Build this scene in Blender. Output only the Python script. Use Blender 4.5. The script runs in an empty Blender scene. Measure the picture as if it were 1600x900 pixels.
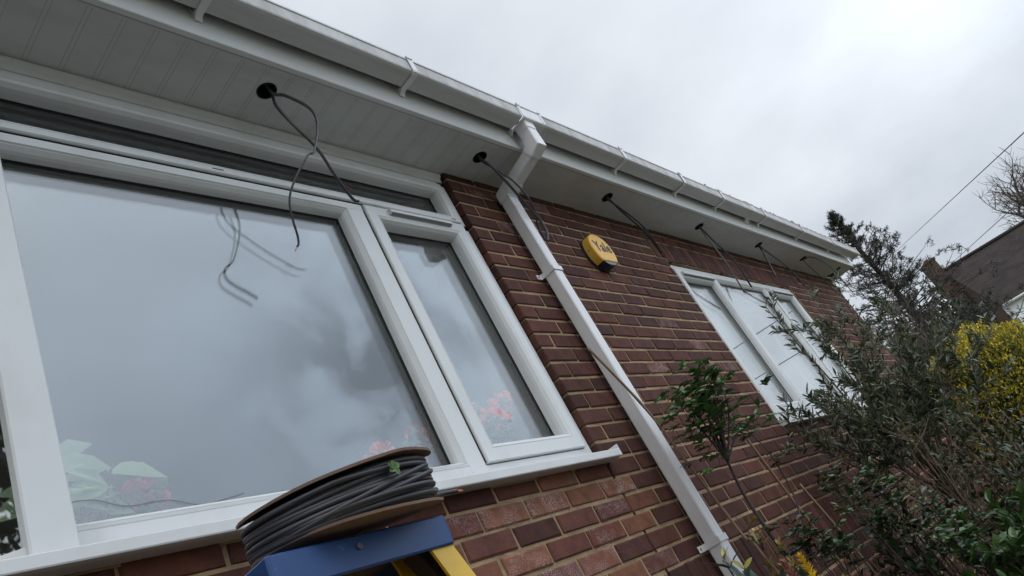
import bpy, math, random
from mathutils import Vector, Matrix, noise as mnoise
rnd = random.Random(7)
C = bpy.context.scene.collection
S = bpy.context.scene
rad = math.radians
GZ = -1.35                       # ground level; the camera stands at height zero

# ---------------------------------------------------------------- camera
cd = bpy.data.cameras.new('camera'); cam = bpy.data.objects.new('camera', cd); C.objects.link(cam)
X = Vector((0.62747594, -0.63856243, -0.44559223))
Yd = Vector((0.07342803, 0.61819259, -0.78259476))
F = Vector((0.77516597, 0.45834042, 0.43473326))
m = Matrix(((X.x, -Yd.x, -F.x, 0), (X.y, -Yd.y, -F.y, 0), (X.z, -Yd.z, -F.z, 0), (0, 0, 0, 1)))
m.translation = Vector((0, -1.485, 0))
cam.matrix_world = m
cd.sensor_width = 36; cd.lens = 26.13; cd.clip_start = 0.02; cd.clip_end = 1500
S.camera = cam

# ---------------------------------------------------------------- world and sun
SUN_EL, SUN_AZ = rad(60), rad(-128)     # azimuth of the sun measured from +x; behind the photographer
w = bpy.data.worlds.new('World'); S.world = w; w.use_nodes = True
nt = w.node_tree; N = nt.nodes; L = nt.links
for n in list(N): N.remove(n)
def nn(t, **k):
    n = N.new(t)
    for a, b in k.items(): setattr(n, a, b)
    return n
out = nn('ShaderNodeOutputWorld'); bg = nn('ShaderNodeBackground'); bg.inputs[1].default_value = 0.1
L.new(bg.outputs[0], out.inputs[0])
sky = nn('ShaderNodeTexSky', sky_type='NISHITA', sun_disc=False)
sky.sun_elevation = SUN_EL; sky.sun_rotation = rad(90) - SUN_AZ
tc = nn('ShaderNodeTexCoord')
nrm = nn('ShaderNodeVectorMath', operation='NORMALIZE'); L.new(tc.outputs['Generated'], nrm.inputs[0])
sep = nn('ShaderNodeSeparateXYZ'); L.new(nrm.outputs[0], sep.inputs[0])
def mth(op, a, b=None, c=None, clamp=False):
    n = nn('ShaderNodeMath', operation=op, use_clamp=clamp)
    for i, v in enumerate((a, b, c)):
        if v is None: continue
        if isinstance(v, (int, float)): n.inputs[i].default_value = v
        else: L.new(v, n.inputs[i])
    return n.outputs[0]
# cloud deck coordinates
zz = mth('MAXIMUM', mth('ADD', sep.outputs['Z'], 0.28), 0.05)
cu = mth('DIVIDE', sep.outputs['X'], zz); cv = mth('DIVIDE', sep.outputs['Y'], zz)
cmb = nn('ShaderNodeCombineXYZ'); L.new(cu, cmb.inputs[0]); L.new(cv, cmb.inputs[1])
n1 = nn('ShaderNodeTexNoise'); n1.inputs['Scale'].default_value = 1.15; n1.inputs['Detail'].default_value = 4; n1.inputs['Roughness'].default_value = 0.45; n1.inputs['Distortion'].default_value = 0.35
L.new(cmb.outputs[0], n1.inputs['Vector'])
n2 = nn('ShaderNodeTexNoise'); n2.inputs['Scale'].default_value = 4.5; n2.inputs['Detail'].default_value = 6; n2.inputs['Roughness'].default_value = 0.5
L.new(cmb.outputs[0], n2.inputs['Vector'])
def lobe(d, sharp):              # a soft patch of sky round a direction
    v = Vector(d).normalized()
    dt = nn('ShaderNodeVectorMath', operation='DOT_PRODUCT'); L.new(nrm.outputs[0], dt.inputs[0]); dt.inputs[1].default_value = v
    return mth('POWER', mth('MAXIMUM', dt.outputs['Value'], 0.0), sharp)
south = lobe((-0.1, -0.75, 0.75), 2.2)
base = mth('MULTIPLY_ADD', south, 1.45, 0.70)
cl = mth('MULTIPLY_ADD', n1.outputs['Fac'], 0.75, 0.625)
cl2 = mth('MULTIPLY_ADD', n2.outputs['Fac'], 0.34, 0.84)
base = mth('MULTIPLY', mth('MULTIPLY', base, cl), cl2)
n3 = nn('ShaderNodeTexNoise'); n3.inputs['Scale'].default_value = 9; n3.inputs['Detail'].default_value = 5; n3.inputs['Distortion'].default_value = .6; L.new(nrm.outputs[0], n3.inputs['Vector'])
wob = mth('MULTIPLY', mth('SUBTRACT', n3.outputs['Fac'], 0.40, clamp=True), 6.0, clamp=True)
dark = mth('MULTIPLY', lobe((0.655, -0.625, 0.425), 110), wob)
dark2 = mth('SUBTRACT', mth('MULTIPLY', lobe((0.47, -0.80, 0.37), 7), 0.20), mth('MULTIPLY', lobe((0.77, -0.50, 0.40), 16), 0.55))
dark3 = mth('MULTIPLY', lobe((0.972, -0.015, 0.235), 120), 0.06)
base = mth('MULTIPLY', base, mth('SUBTRACT', 1.0, mth('MULTIPLY', dark, 0.50), clamp=True))
base = mth('MULTIPLY', base, mth('SUBTRACT', 1.0, dark2))
base = mth('MULTIPLY', base, mth('SUBTRACT', 1.0, dark3, clamp=True))
bright = mth('MULTIPLY', lobe((0.80, 0.14, 0.58), 14), 0.12)
base = mth('ADD', base, bright)
hsv = nn('ShaderNodeValToRGB')
hsv.color_ramp.elements[0].color = (0.80, 0.91, 1.06, 1); hsv.color_ramp.elements[0].position = 0.35
hsv.color_ramp.elements[1].color = (0.93, 0.985, 1.06, 1); hsv.color_ramp.elements[1].position = 0.85
L.new(base, hsv.inputs[0])
sc = nn('ShaderNodeVectorMath', operation='SCALE'); tn = nn('ShaderNodeMix', data_type='RGBA', blend_type='MULTIPLY'); L.new(mth('MULTIPLY', lobe((0.58, -0.70, 0.40), 7), 1.0, clamp=True), tn.inputs[0]); L.new(hsv.outputs[0], tn.inputs[6]); tn.inputs[7].default_value = (.86, .94, 1.06, 1); L.new(tn.outputs[2], sc.inputs[0]); L.new(mth('MULTIPLY', base, 10.0), sc.inputs['Scale'])
mx = nn('ShaderNodeMix', data_type='RGBA'); mx.inputs[0].default_value = 0.97
L.new(sky.outputs[0], mx.inputs[6]); L.new(sc.outputs[0], mx.inputs[7]); L.new(mx.outputs[2], bg.inputs[0])

sd = bpy.data.lights.new('sun', 'SUN'); sd.energy = 0.6; sd.angle = rad(24); sd.color = (1, 0.97, 0.93)
so = bpy.data.objects.new('sun', sd); C.objects.link(so)
sdir = Vector((math.cos(SUN_EL) * math.cos(SUN_AZ), math.cos(SUN_EL) * math.sin(SUN_AZ), math.sin(SUN_EL)))
so.rotation_euler = sdir.to_track_quat('Z', 'Y').to_euler()

S.view_settings.view_transform = 'Standard'; S.view_settings.look = 'None'
S.view_settings.gamma = 1; S.view_settings.exposure = 0.0; S.view_settings.use_curve_mapping = False
S.render.engine = 'CYCLES'
S.cycles.max_bounces = 8; S.cycles.diffuse_bounces = 4; S.cycles.glossy_bounces = 5
S.cycles.transparent_max_bounces = 24; S.cycles.transmission_bounces = 6

# ---------------------------------------------------------------- helpers
class MB:
    def __init__(s): s.v = []; s.f = []; s.c = []; s.mi = []; s.sm = []
    def face(s, idx, col=(1, 1, 1, 1), mi=0, sm=False):
        s.f.append(idx); s.c.append(col); s.mi.append(mi); s.sm.append(sm)
    def box(s, x0, x1, y0, y1, z0, z1, bev=0.0, col=(1, 1, 1, 1), mi=0):
        b = len(s.v); bev = min(bev, abs(x1-x0)/2.01, abs(y1-y0)/2.01, abs(z1-z0)/2.01)
        if bev <= 0:
            s.v += [(x0,y0,z0),(x1,y0,z0),(x1,y1,z0),(x0,y1,z0),(x0,y0,z1),(x1,y0,z1),(x1,y1,z1),(x0,y1,z1)]
            for q in ((0,3,2,1),(4,5,6,7),(0,1,5,4),(1,2,6,5),(2,3,7,6),(3,0,4,7)): s.face([b+i for i in q], col, mi)
            return
        P = {}
        for i, X_ in enumerate((x0, x1)):
            for j, Y_ in enumerate((y0, y1)):
                for k, Z_ in enumerate((z0, z1)):
                    dx = bev*(1-2*i); dy = bev*(1-2*j); dz = bev*(1-2*k)
                    for a, o in enumerate(((0,dy,dz),(dx,0,dz),(dx,dy,0))):
                        P[(i,j,k,a)] = len(s.v); s.v.append((X_+o[0], Y_+o[1], Z_+o[2]))
        def fc(*q): s.face([P[t] for t in q], col, mi)
        for i in (0,1):
            q=[(i,0,0,0),(i,1,0,0),(i,1,1,0),(i,0,1,0)]; fc(*(q if i else q[::-1]))
            q=[(0,i,0,1),(0,i,1,1),(1,i,1,1),(1,i,0,1)]; fc(*(q if i else q[::-1]))
            q=[(0,0,i,2),(1,0,i,2),(1,1,i,2),(0,1,i,2)]; fc(*(q if i else q[::-1]))
        for i in (0,1):
            for j in (0,1):
                fc((i,j,0,0),(i,j,1,0),(i,j,1,1),(i,j,0,1))
                fc((i,0,j,0),(i,1,j,0),(i,1,j,2),(i,0,j,2))
                fc((0,i,j,1),(1,i,j,1),(1,i,j,2),(0,i,j,2))
        for i in (0,1):
            for j in (0,1):
                for k in (0,1): fc((i,j,k,0),(i,j,k,1),(i,j,k,2))
    def prism(s, prof, p0, p1, ax, mi=0, sm=False, closed=True, cap=True):
        # profile of 2-D points swept along axis 'x' or 'y' or 'z'
        b = len(s.v); n = len(prof)
        for t in (p0, p1):
            for a, c in prof:
                s.v.append({'x': (t, a, c), 'y': (a, t, c), 'z': (a, c, t)}[ax])
        for i in range(n if closed else n-1):
            j = (i+1) % n; s.face([b+i, b+j, b+n+j, b+n+i], mi=mi, sm=sm)
        if cap and closed:
            s.face([b+i for i in range(n)][::-1], mi=mi); s.face([b+n+i for i in range(n)], mi=mi)
    def ring(s, x0, x1, z0, z1, prof, mi=0):
        # mitred rectangular frame: prof = closed list of (inset, y)
        b = len(s.v); n = len(prof)
        for cx, cz, sx, sz in ((x0,z0,1,1),(x1,z0,-1,1),(x1,z1,-1,-1),(x0,z1,1,-1)):
            for d, y in prof: s.v.append((cx+sx*d, y, cz+sz*d))
        for c in range(4):
            e = (c+1) % 4
            for i in range(n):
                j = (i+1) % n; s.face([b+c*n+i, b+e*n+i, b+e*n+j, b+c*n+j], mi=mi)
    def tube(s, pts, r, n=8, col=(1,1,1,1), cap=True, flat=1.0, mi=0, sm=True):
        pts = [Vector(p) for p in pts]; m_ = len(pts)
        if m_ < 2: return
        rs = r if isinstance(r, (list, tuple)) else [r]*m_
        b = len(s.v); t = (pts[1]-pts[0]).normalized()
        u = t.cross(Vector((0,0,1)));
        if u.length < 1e-3: u = t.cross(Vector((0,1,0)))
        u.normalize()
        for i, p in enumerate(pts):
            t = (pts[min(i+1,m_-1)]-pts[max(i-1,0)])
            if t.length < 1e-9: t = Vector((0,0,1))
            t.normalize(); u = (u - t*u.dot(t))
            if u.length < 1e-6: u = t.orthogonal()
            u.normalize(); v_ = t.cross(u)
            for k in range(n):
                a = 2*math.pi*k/n; q = p + (u*math.cos(a) + v_*math.sin(a)*flat)*rs[i]; s.v.append(q[:])
        for i in range(m_-1):
            for k in range(n):
                l = (k+1) % n; s.face([b+i*n+k, b+i*n+l, b+(i+1)*n+l, b+(i+1)*n+k], col, mi, sm)
        if cap:
            s.face([b+k for k in range(n)][::-1], col, mi); s.face([b+(m_-1)*n+k for k in range(n)], col, mi)
    def leaf(s, p, d, up, ln, wd, col, curl=0.15, shape=((0,.12),(.3,.8),(.6,1.),(1.,0.)), fold=.25):
        d = Vector(d).normalized(); up = Vector(up); side = d.cross(up)
        if side.length < 1e-4: side = d.orthogonal()
        side.normalize(); nrm_ = side.cross(d); p = Vector(p); b = len(s.v); k = 0; rows = []
        for t, w_ in shape:
            c = p + d*(t*ln) - nrm_*(curl*ln*t*t)
            if w_ <= 1e-3: s.v.append(c[:]); rows.append([len(s.v)-1])
            else:
                o = side*(wd*w_*.5); h = nrm_*(wd*w_*.5*fold)
                s.v += [(c-o+h)[:], c[:], (c+o+h)[:]]; rows.append([len(s.v)-3, len(s.v)-2, len(s.v)-1])
        for a, c in zip(rows, rows[1:]):
            if len(a) == 3 and len(c) == 3:
                s.face([a[0],a[1],c[1],c[0]], col); s.face([a[1],a[2],c[2],c[1]], col)
            elif len(c) == 1:
                s.face([a[0],a[1],c[0]], col); s.face([a[1],a[2],c[0]], col)
    def build(s, name, mats, parent=None):
        me = bpy.data.meshes.new(name); me.from_pydata(s.v, [], s.f); me.update()
        ca = me.color_attributes.new('tint', 'FLOAT_COLOR', 'CORNER'); arr = []
        for f, c in zip(s.f, s.c): arr.extend(list(c)*len(f))
        ca.data.foreach_set('color', arr)
        me.polygons.foreach_set('use_smooth', s.sm); me.polygons.foreach_set('material_index', s.mi)
        for mt in (mats if isinstance(mats, (list, tuple)) else [mats]): me.materials.append(mt)
        o = bpy.data.objects.new(name, me); C.objects.link(o)
        if parent: o.parent = parent; o.matrix_parent_inverse = Matrix.Identity(4)
        return o
def tag(o, label, cat, group=None, kind=None):
    o['label'] = label
    if cat: o['category'] = cat
    if group: o['group'] = group
    if kind: o['kind'] = kind
    return o
def thing(name, label, cat, loc=(0, 0, 0), group=None):
    o = bpy.data.objects.new(name, None); C.objects.link(o); o.location = loc; o.empty_display_size = .1
    return tag(o, label, cat, group)
def rebase(root):                # parts were modelled in world coordinates: keep them there
    inv = Matrix.Translation(-root.location)
    for ch in root.children: ch.matrix_parent_inverse = inv
def smooth(pts, k=6):
    P = [Vector(p) for p in pts]; o = []
    for i in range(len(P)-1):
        a = P[max(i-1,0)]; b = P[i]; c = P[i+1]; d = P[min(i+2,len(P)-1)]
        for j in range(k):
            t = j/k
            o.append(.5*((2*b)+(-a+c)*t+(2*a-5*b+4*c-d)*t*t+(-a+3*b-3*c+d)*t**3))
    o.append(P[-1]); return o
def lerp3(a, b, t): return tuple(a[i]+(b[i]-a[i])*t for i in range(3))

# ---------------------------------------------------------------- materials
def mat(name, col, rough=.5, spec=.5, metal=0, attr=False, noise=None, bump=None, trans=0, coat=0):
    m_ = bpy.data.materials.new(name); m_.use_nodes = True; t = m_.node_tree; p = t.nodes['Principled BSDF']
    p.inputs['Roughness'].default_value = rough; p.inputs['Metallic'].default_value = metal
    p.inputs['Specular IOR Level'].default_value = spec; p.inputs['Coat Weight'].default_value = coat
    src = None; tcn = t.nodes.new('ShaderNodeTexCoord')
    if attr:
        a = t.nodes.new('ShaderNodeAttribute'); a.attribute_name = 'tint'; src = a.outputs['Color']
        if col != (1, 1, 1):
            mm = t.nodes.new('ShaderNodeMix'); mm.data_type = 'RGBA'; mm.blend_type = 'MULTIPLY'; mm.inputs[0].default_value = 1
            t.links.new(src, mm.inputs[6]); mm.inputs[7].default_value = (*col, 1); src = mm.outputs[2]
    else:
        p.inputs['Base Color'].default_value = (*col, 1)
    if noise:                    # (scale vector, strength, dark colour, lo, hi)
        scv, st, dc, lo, hi = noise
        mp = t.nodes.new('ShaderNodeMapping'); mp.inputs['Scale'].default_value = scv
        t.links.new(tcn.outputs['Object'], mp.inputs[0])
        nz = t.nodes.new('ShaderNodeTexNoise'); nz.inputs['Scale'].default_value = 1; nz.inputs['Detail'].default_value = 8; nz.inputs['Roughness'].default_value = .62
        t.links.new(mp.outputs[0], nz.inputs['Vector'])
        mr = t.nodes.new('ShaderNodeMapRange'); mr.inputs[1].default_value = lo; mr.inputs[2].default_value = hi; mr.inputs[3].default_value = 0; mr.inputs[4].default_value = st
        t.links.new(nz.outputs['Fac'], mr.inputs[0])
        mm = t.nodes.new('ShaderNodeMix'); mm.data_type = 'RGBA'; t.links.new(mr.outputs[0], mm.inputs[0])
        if src: t.links.new(src, mm.inputs[6])
        else: mm.inputs[6].default_value = (*col, 1)
        mm.inputs[7].default_value = (*dc, 1); src = mm.outputs[2]
    if src: t.links.new(src, p.inputs['Base Color'])
    if bump:                     # (scale, strength, distance)
        nz = t.nodes.new('ShaderNodeTexNoise'); nz.inputs['Scale'].default_value = bump[0]; nz.inputs['Detail'].default_value = 6
        t.links.new(tcn.outputs['Object'], nz.inputs['Vector'])
        bp = t.nodes.new('ShaderNodeBump'); bp.inputs['Strength'].default_value = bump[1]; bp.inputs['Distance'].default_value = bump[2]
        t.links.new(nz.outputs['Fac'], bp.inputs['Height']); t.links.new(bp.outputs[0], p.inputs['Normal'])
    if trans:
        tr = t.nodes.new('ShaderNodeBsdfTranslucent'); ms = t.nodes.new('ShaderNodeMixShader'); ms.inputs[0].default_value = trans
        if src: t.links.new(src, tr.inputs[0])
        else: tr.inputs[0].default_value = (*col, 1)
        t.links.new(p.outputs[0], ms.inputs[1]); t.links.new(tr.outputs[0], ms.inputs[2])
        t.links.new(ms.outputs[0], t.nodes['Material Output'].inputs[0])
    return m_

M = {}
M['upvc'] = mat('upvc', (.66, .675, .675), .34, noise=((5, 5, 3), .4, (.40, .41, .36), .5, .82), bump=(60, .03, .001))
M['soffit'] = mat('soffit_pvc', (.56, .58, .57), .42, noise=((4, 11, 4), .5, (.34, .33, .29), .46, .85))
M['seam'] = mat('soffit_groove', (.38, .39, .38), .6)
M['grille'] = mat('vent_grille', (.22, .22, .21), .6)
M['gutter'] = mat('gutter_pvc', (.56, .565, .56), .38, noise=((2.2, 20, 20), .45, (.32, .31, .28), .42, .8))
M['gutter_dirt'] = mat('weathered_gutter_face', (.50, .50, .49), .5, noise=((13, 4, 5), .8, (.20, .19, .165), .40, .78))
M['pipe'] = mat('pipe_pvc', (.72, .71, .72), .3, noise=((14, 14, 5), .3, (.42, .40, .37), .5, .85))
M['fascia'] = mat('fascia_board', (.70, .715, .71), .34, noise=((3, 8, 8), .35, (.44, .43, .40), .48, .85))
M['gasket'] = mat('rubber_gasket', (.018, .02, .02), .55)
M['spacer'] = mat('spacer_bar', (.13, .14, .14), .4, metal=.5)
M['black'] = mat('black_plastic', (.012, .012, .013), .5)
M['void'] = mat('roof_void', (.03, .028, .025), .9)
M['cable'] = mat('grey_cable_sheath', (.062, .062, .069), .42, noise=((30, 30, 30), .3, (.05, .05, .055), .4, .8))
M['darkcable'] = mat('dark_cable_sheath', (.045, .045, .05), .45)
M['copper'] = mat('bare_copper', (.55, .2, .1), .35, metal=.8)
M['redcore'] = mat('red_core_insulation', (.25, .04, .03), .5)
M['card'] = mat('brown_cardboard', (.22, .15, .105), .85, noise=((9, 9, 60), .6, (.17, .11, .08), .35, .75), bump=(90, .25, .002))
M['blue'] = mat('blue_ladder_plastic', (.016, .062, .205), .42, noise=((18, 18, 18), .75, (.10, .17, .30), .60, .66), bump=(160, .1, .001))
M['yellow'] = mat('yellow_fibreglass', (.72, .43, .02), .4, noise=((14, 14, 30), .5, (.45, .28, .04), .5, .8))
M['sirenY'] = mat('yellow_siren_cover', (.83, .47, .07), .38, noise=((16, 16, 9), .35, (.5, .3, .08), .5, .85))
M['sirenB'] = mat('navy_siren_lens', (.01, .018, .04), .18)
M['ink'] = mat('black_lettering', (.012, .012, .012), .45)
M['roof'] = mat('brown_roof_tiles', (.075, .055, .05), .9, noise=((.9, .9, 6), .6, (.035, .03, .03), .35, .7), bump=(14, .6, .03))
M['roof2'] = mat('plain_roof_tiles', (.040, .029, .026), .95, noise=((1.6, 1.6, 3), .8, (.016, .013, .013), .4, .62), bump=(9, .5, .05))
M['render'] = mat('white_render', (.78, .79, .80), .8)
M['bark'] = mat('grey_bark', (.10, .08, .06), .9, bump=(60, .5, .01), attr=False)
M['darkbark'] = mat('dark_bark', (.035, .026, .022), .9)
M['stem'] = mat('rose_stem', (.045, .03, .025), .7)
M['twig'] = mat('tan_twig', (.13, .09, .055), .8)
M['cane'] = mat('bamboo_cane', (.19, .115, .065), .6, noise=((30, 30, 6), .6, (.09, .055, .035), .4, .7))
M['leaf'] = mat('leaf', (1, 1, 1), .42, attr=True, trans=.22)
M['pale'] = mat('pale_leaf', (1, 1, 1), .5, attr=True, trans=.5)
M['gloss'] = mat('glossy_leaf', (1, 1, 1), .28, attr=True, trans=.15)
M['petal'] = mat('petal', (1, 1, 1), .6, attr=True, trans=.3)
M['room'] = mat('room_plaster', (.52, .50, .47), .9)
M['blind'] = mat('white_blind', (.8, .8, .78), .8)
M['pot'] = mat('terracotta', (.35, .14, .07), .8)
M['moss'] = mat('dry_moss', (.09, .085, .06), .95)
M['wire'] = mat('overhead_wire', (.03, .03, .03), .6)
M['iron'] = mat('airbrick_terracotta', (.10, .05, .04), .8)

# glass: every surface of every pane reflects by the angle and lets the rest through
g = bpy.data.materials.new('window_glass'); g.use_nodes = True; t = g.node_tree
for n in list(t.nodes): t.nodes.remove(n)
o_ = t.nodes.new('ShaderNodeOutputMaterial'); lw = t.nodes.new('ShaderNodeLayerWeight'); lw.inputs[0].default_value = .5
pw = t.nodes.new('ShaderNodeMath'); pw.operation = 'POWER'; pw.inputs[1].default_value = 5; t.links.new(lw.outputs['Facing'], pw.inputs[0])
ma = t.nodes.new('ShaderNodeMath'); ma.operation = 'MULTIPLY_ADD'; ma.inputs[1].default_value = .93; ma.inputs[2].default_value = .074; t.links.new(pw.outputs[0], ma.inputs[0])
tr = t.nodes.new('ShaderNodeBsdfTransparent'); tr.inputs[0].default_value = (.975, .985, .98, 1)
gl = t.nodes.new('ShaderNodeBsdfGlossy'); gl.inputs['Roughness'].default_value = 0.0; gl.inputs[0].default_value = (.97, .99, 1, 1)
ms = t.nodes.new('ShaderNodeMixShader'); t.links.new(ma.outputs[0], ms.inputs[0]); t.links.new(tr.outputs[0], ms.inputs[1]); t.links.new(gl.outputs[0], ms.inputs[2]); t.links.new(ms.outputs[0], o_.inputs[0])
M['glass'] = g

# brick and mortar
def brick_mat():
    m_ = bpy.data.materials.new('weathered_red_brick'); m_.use_nodes = True; t = m_.node_tree; p = t.nodes['Principled BSDF']
    K = t.links.new; nd = t.nodes.new
    a = nd('ShaderNodeAttribute'); a.attribute_name = 'tint'; tcn = nd('ShaderNodeTexCoord')
    n1 = nd('ShaderNodeTexNoise'); n1.inputs['Scale'].default_value = 14; n1.inputs['Detail'].default_value = 9; n1.inputs['Roughness'].default_value = .65; K(tcn.outputs['Object'], n1.inputs['Vector'])
    mr = nd('ShaderNodeMapRange'); mr.inputs[1].default_value = .3; mr.inputs[2].default_value = .7; mr.inputs[3].default_value = .62; mr.inputs[4].default_value = 1.38; K(n1.outputs['Fac'], mr.inputs[0])
    sc = nd('ShaderNodeVectorMath'); sc.operation = 'SCALE'; K(a.outputs['Color'], sc.inputs[0]); K(mr.outputs[0], sc.inputs['Scale'])
    n2 = nd('ShaderNodeTexNoise'); n2.inputs['Scale'].default_value = 230; n2.inputs['Detail'].default_value = 4; K(tcn.outputs['Object'], n2.inputs['Vector'])
    n3 = nd('ShaderNodeTexNoise'); n3.inputs['Scale'].default_value = 11; n3.inputs['Detail'].default_value = 3; K(tcn.outputs['Object'], n3.inputs['Vector'])
    th = nd('ShaderNodeMapRange'); th.inputs[1].default_value = .47; th.inputs[2].default_value = .62; K(n2.outputs['Fac'], th.inputs[0])
    th2 = nd('ShaderNodeMapRange'); th2.inputs[1].default_value = .40; th2.inputs[2].default_value = .62; K(n3.outputs['Fac'], th2.inputs[0])
    x1 = nd('ShaderNodeMath'); x1.operation = 'MULTIPLY'; K(th.outputs[0], x1.inputs[0]); K(th2.outputs[0], x1.inputs[1])
    x2 = nd('ShaderNodeMath'); x2.operation = 'MULTIPLY'; K(x1.outputs[0], x2.inputs[0]); K(a.outputs['Alpha'], x2.inputs[1])
    mm = nd('ShaderNodeMix'); mm.data_type = 'RGBA'; K(x2.outputs[0], mm.inputs[0]); K(sc.outputs[0], mm.inputs[6]); mm.inputs[7].default_value = (.40, .30, .30, 1)
    K(mm.outputs[2], p.inputs['Base Color']); p.inputs['Roughness'].default_value = .82; p.inputs['Specular IOR Level'].default_value = .35
    bp = nd('ShaderNodeBump'); bp.inputs['Strength'].default_value = .55; bp.inputs['Distance'].default_value = .004
    ad = nd('ShaderNodeMath'); ad.operation = 'MULTIPLY_ADD'; K(n2.outputs['Fac'], ad.inputs[0]); ad.inputs[1].default_value = .3; K(n1.outputs['Fac'], ad.inputs[2])
    K(ad.outputs[0], bp.inputs['Height']); K(bp.outputs[0], p.inputs['Normal'])
    return m_
M['brick'] = brick_mat()
M['mortar'] = mat('buff_mortar', (.40, .285, .165), .95, noise=((9, 9, 9), .85, (.13, .09, .055), .35, .75), bump=(120, .8, .006))

# ---------------------------------------------------------------- ground
gm = bpy.data.materials.new('garden_ground'); gm.use_nodes = True; t = gm.node_tree; p = t.nodes['Principled BSDF']
tcn = t.nodes.new('ShaderNodeTexCoord'); nz = t.nodes.new('ShaderNodeTexNoise'); nz.inputs['Scale'].default_value = .6; nz.inputs['Detail'].default_value = 10
t.links.new(tcn.outputs['Object'], nz.inputs['Vector']); cr = t.nodes.new('ShaderNodeValToRGB')
cr.color_ramp.elements[0].color = (.07, .09, .035, 1); cr.color_ramp.elements[0].position = .4; cr.color_ramp.elements[1].color = (.13, .13, .07, 1); cr.color_ramp.elements[1].position = .65
t.links.new(nz.outputs['Fac'], cr.inputs[0]); t.links.new(cr.outputs[0], p.inputs['Base Color']); p.inputs['Roughness'].default_value = .95
b = MB(); n_ = 24
for i in range(n_+1):
    for j in range(n_+1):
        x = -400+i*900/n_; y = -450+j*900/n_; b.v.append((x, y, GZ + (0 if abs(x) < 80 and abs(y) < 80 else .8*mnoise.noise((x*.01, y*.01, 0)))))
for i in range(n_):
    for j in range(n_): q = i*(n_+1)+j; b.face([q, q+n_+1, q+n_+2, q+1])
gr = b.build('ground', gm); gr['kind'] = 'structure'
b = MB(); b.box(-6, 12, -6.5, -1.9, GZ-.1, GZ+.02, .01)
pv = b.build('patio', mat('paving_slabs', (.20, .19, .175), .9, noise=((3, 3, 3), .6, (.13, .125, .11), .4, .7))); pv['kind'] = 'structure'
b = MB(); b.box(-6, 8.9, -1.88, -.002, GZ-.1, GZ+.03, .02)
pv = b.build('flower_bed', mat('bare_soil', (.06, .045, .03), .95, bump=(14, .9, .05))); pv['kind'] = 'structure'

# ---------------------------------------------------------------- the brick house
HX = 8.72; ZS = 2.106
house = thing('brick_house', 'red brick bungalow with white soffit, gutter, downpipe and white framed windows', 'house', (3, 0, GZ))
W1 = (.46, 2.475, .592, 2.2)      # opening of the wide window
W2 = (4.44, 6.86, .592, 1.815)    # opening of the second window
PAL = [(.105, .038, .028), (.085, .030, .026), (.125, .045, .030), (.088, .031, .022), (.072, .027, .021), (.115, .042, .029), (.095, .034, .028)]
def brick(b, x0, x1, z0, z1, col=None, deep=.105, lil=None):
    jx = .0016; x0 += rnd.uniform(-jx, jx); x1 += rnd.uniform(-jx, jx); z0 += rnd.uniform(-jx, jx); z1 += rnd.uniform(-jx, jx)
    yf = rnd.uniform(-.0025, .0015); c = 0.0045
    if col is None:
        col = rnd.choice(PAL); k = rnd.uniform(.55, .82); col = (col[0]*k*1.12, col[1]*k*1.02, col[2]*k*.92)
    cxm = (x0+x1)/2; czm = (z0+z1)/2
    if lil is None:
        near = max(0, 1-abs(cxm-1.75)/1.3)*max(0, 1-abs(czm-.27)/.45)
        lil = (rnd.uniform(.6, 1.) if rnd.random() < .42*near+.03 else rnd.uniform(0, .12))
        if near > .25 and rnd.random() < .7: col = tuple(q*f for q, f in zip(rnd.choice([(.15, .056, .034), (.115, .040, .028), (.17, .068, .038)]), (1, 1, 1)))
        if lil > .5: col = tuple(q*1.25 for q in col)
    cc = (*col, lil); v0 = len(b.v); e = lambda: rnd.uniform(-.0019, .0019)
    for (dx, dz, y) in ((c, c, yf), (0, 0, yf+.004), (0, 0, yf+deep)):
        for X_, Z_, sx, sz in ((x0, z0, 1, 1), (x1, z0, -1, 1), (x1, z1, -1, -1), (x0, z1, 1, -1)):
            b.v.append((X_+sx*dx+e(), y, Z_+sz*dz+e()))
    b.face([v0, v0+1, v0+2, v0+3], cc)
    for r_ in (0, 4):
        for i in range(4):
            j = (i+1) % 4; b.face([v0+r_+j, v0+r_+i, v0+r_+4+i, v0+r_+4+j], cc)
def stretch(b, xa, xb, z, off, minw=.05):
    """one course of stretchers between xa and xb"""
    x = math.floor((xa-off)/.225)*.225+off
    while x < xb:
        a = max(x+.005, xa); c = min(x+.220, xb)
        if c-a > minw: brick(b, a+.0012, c-.0012, z+.0062, z+.0688)
        elif c-a > .012: brick(b, a+.0012, c-.0012, z+.0062, z+.0688)
        x += .225
wall = MB(); Z0 = .117-.075*20
k = 0; z = Z0
SOLD = (2.61, 5.5)
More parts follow.
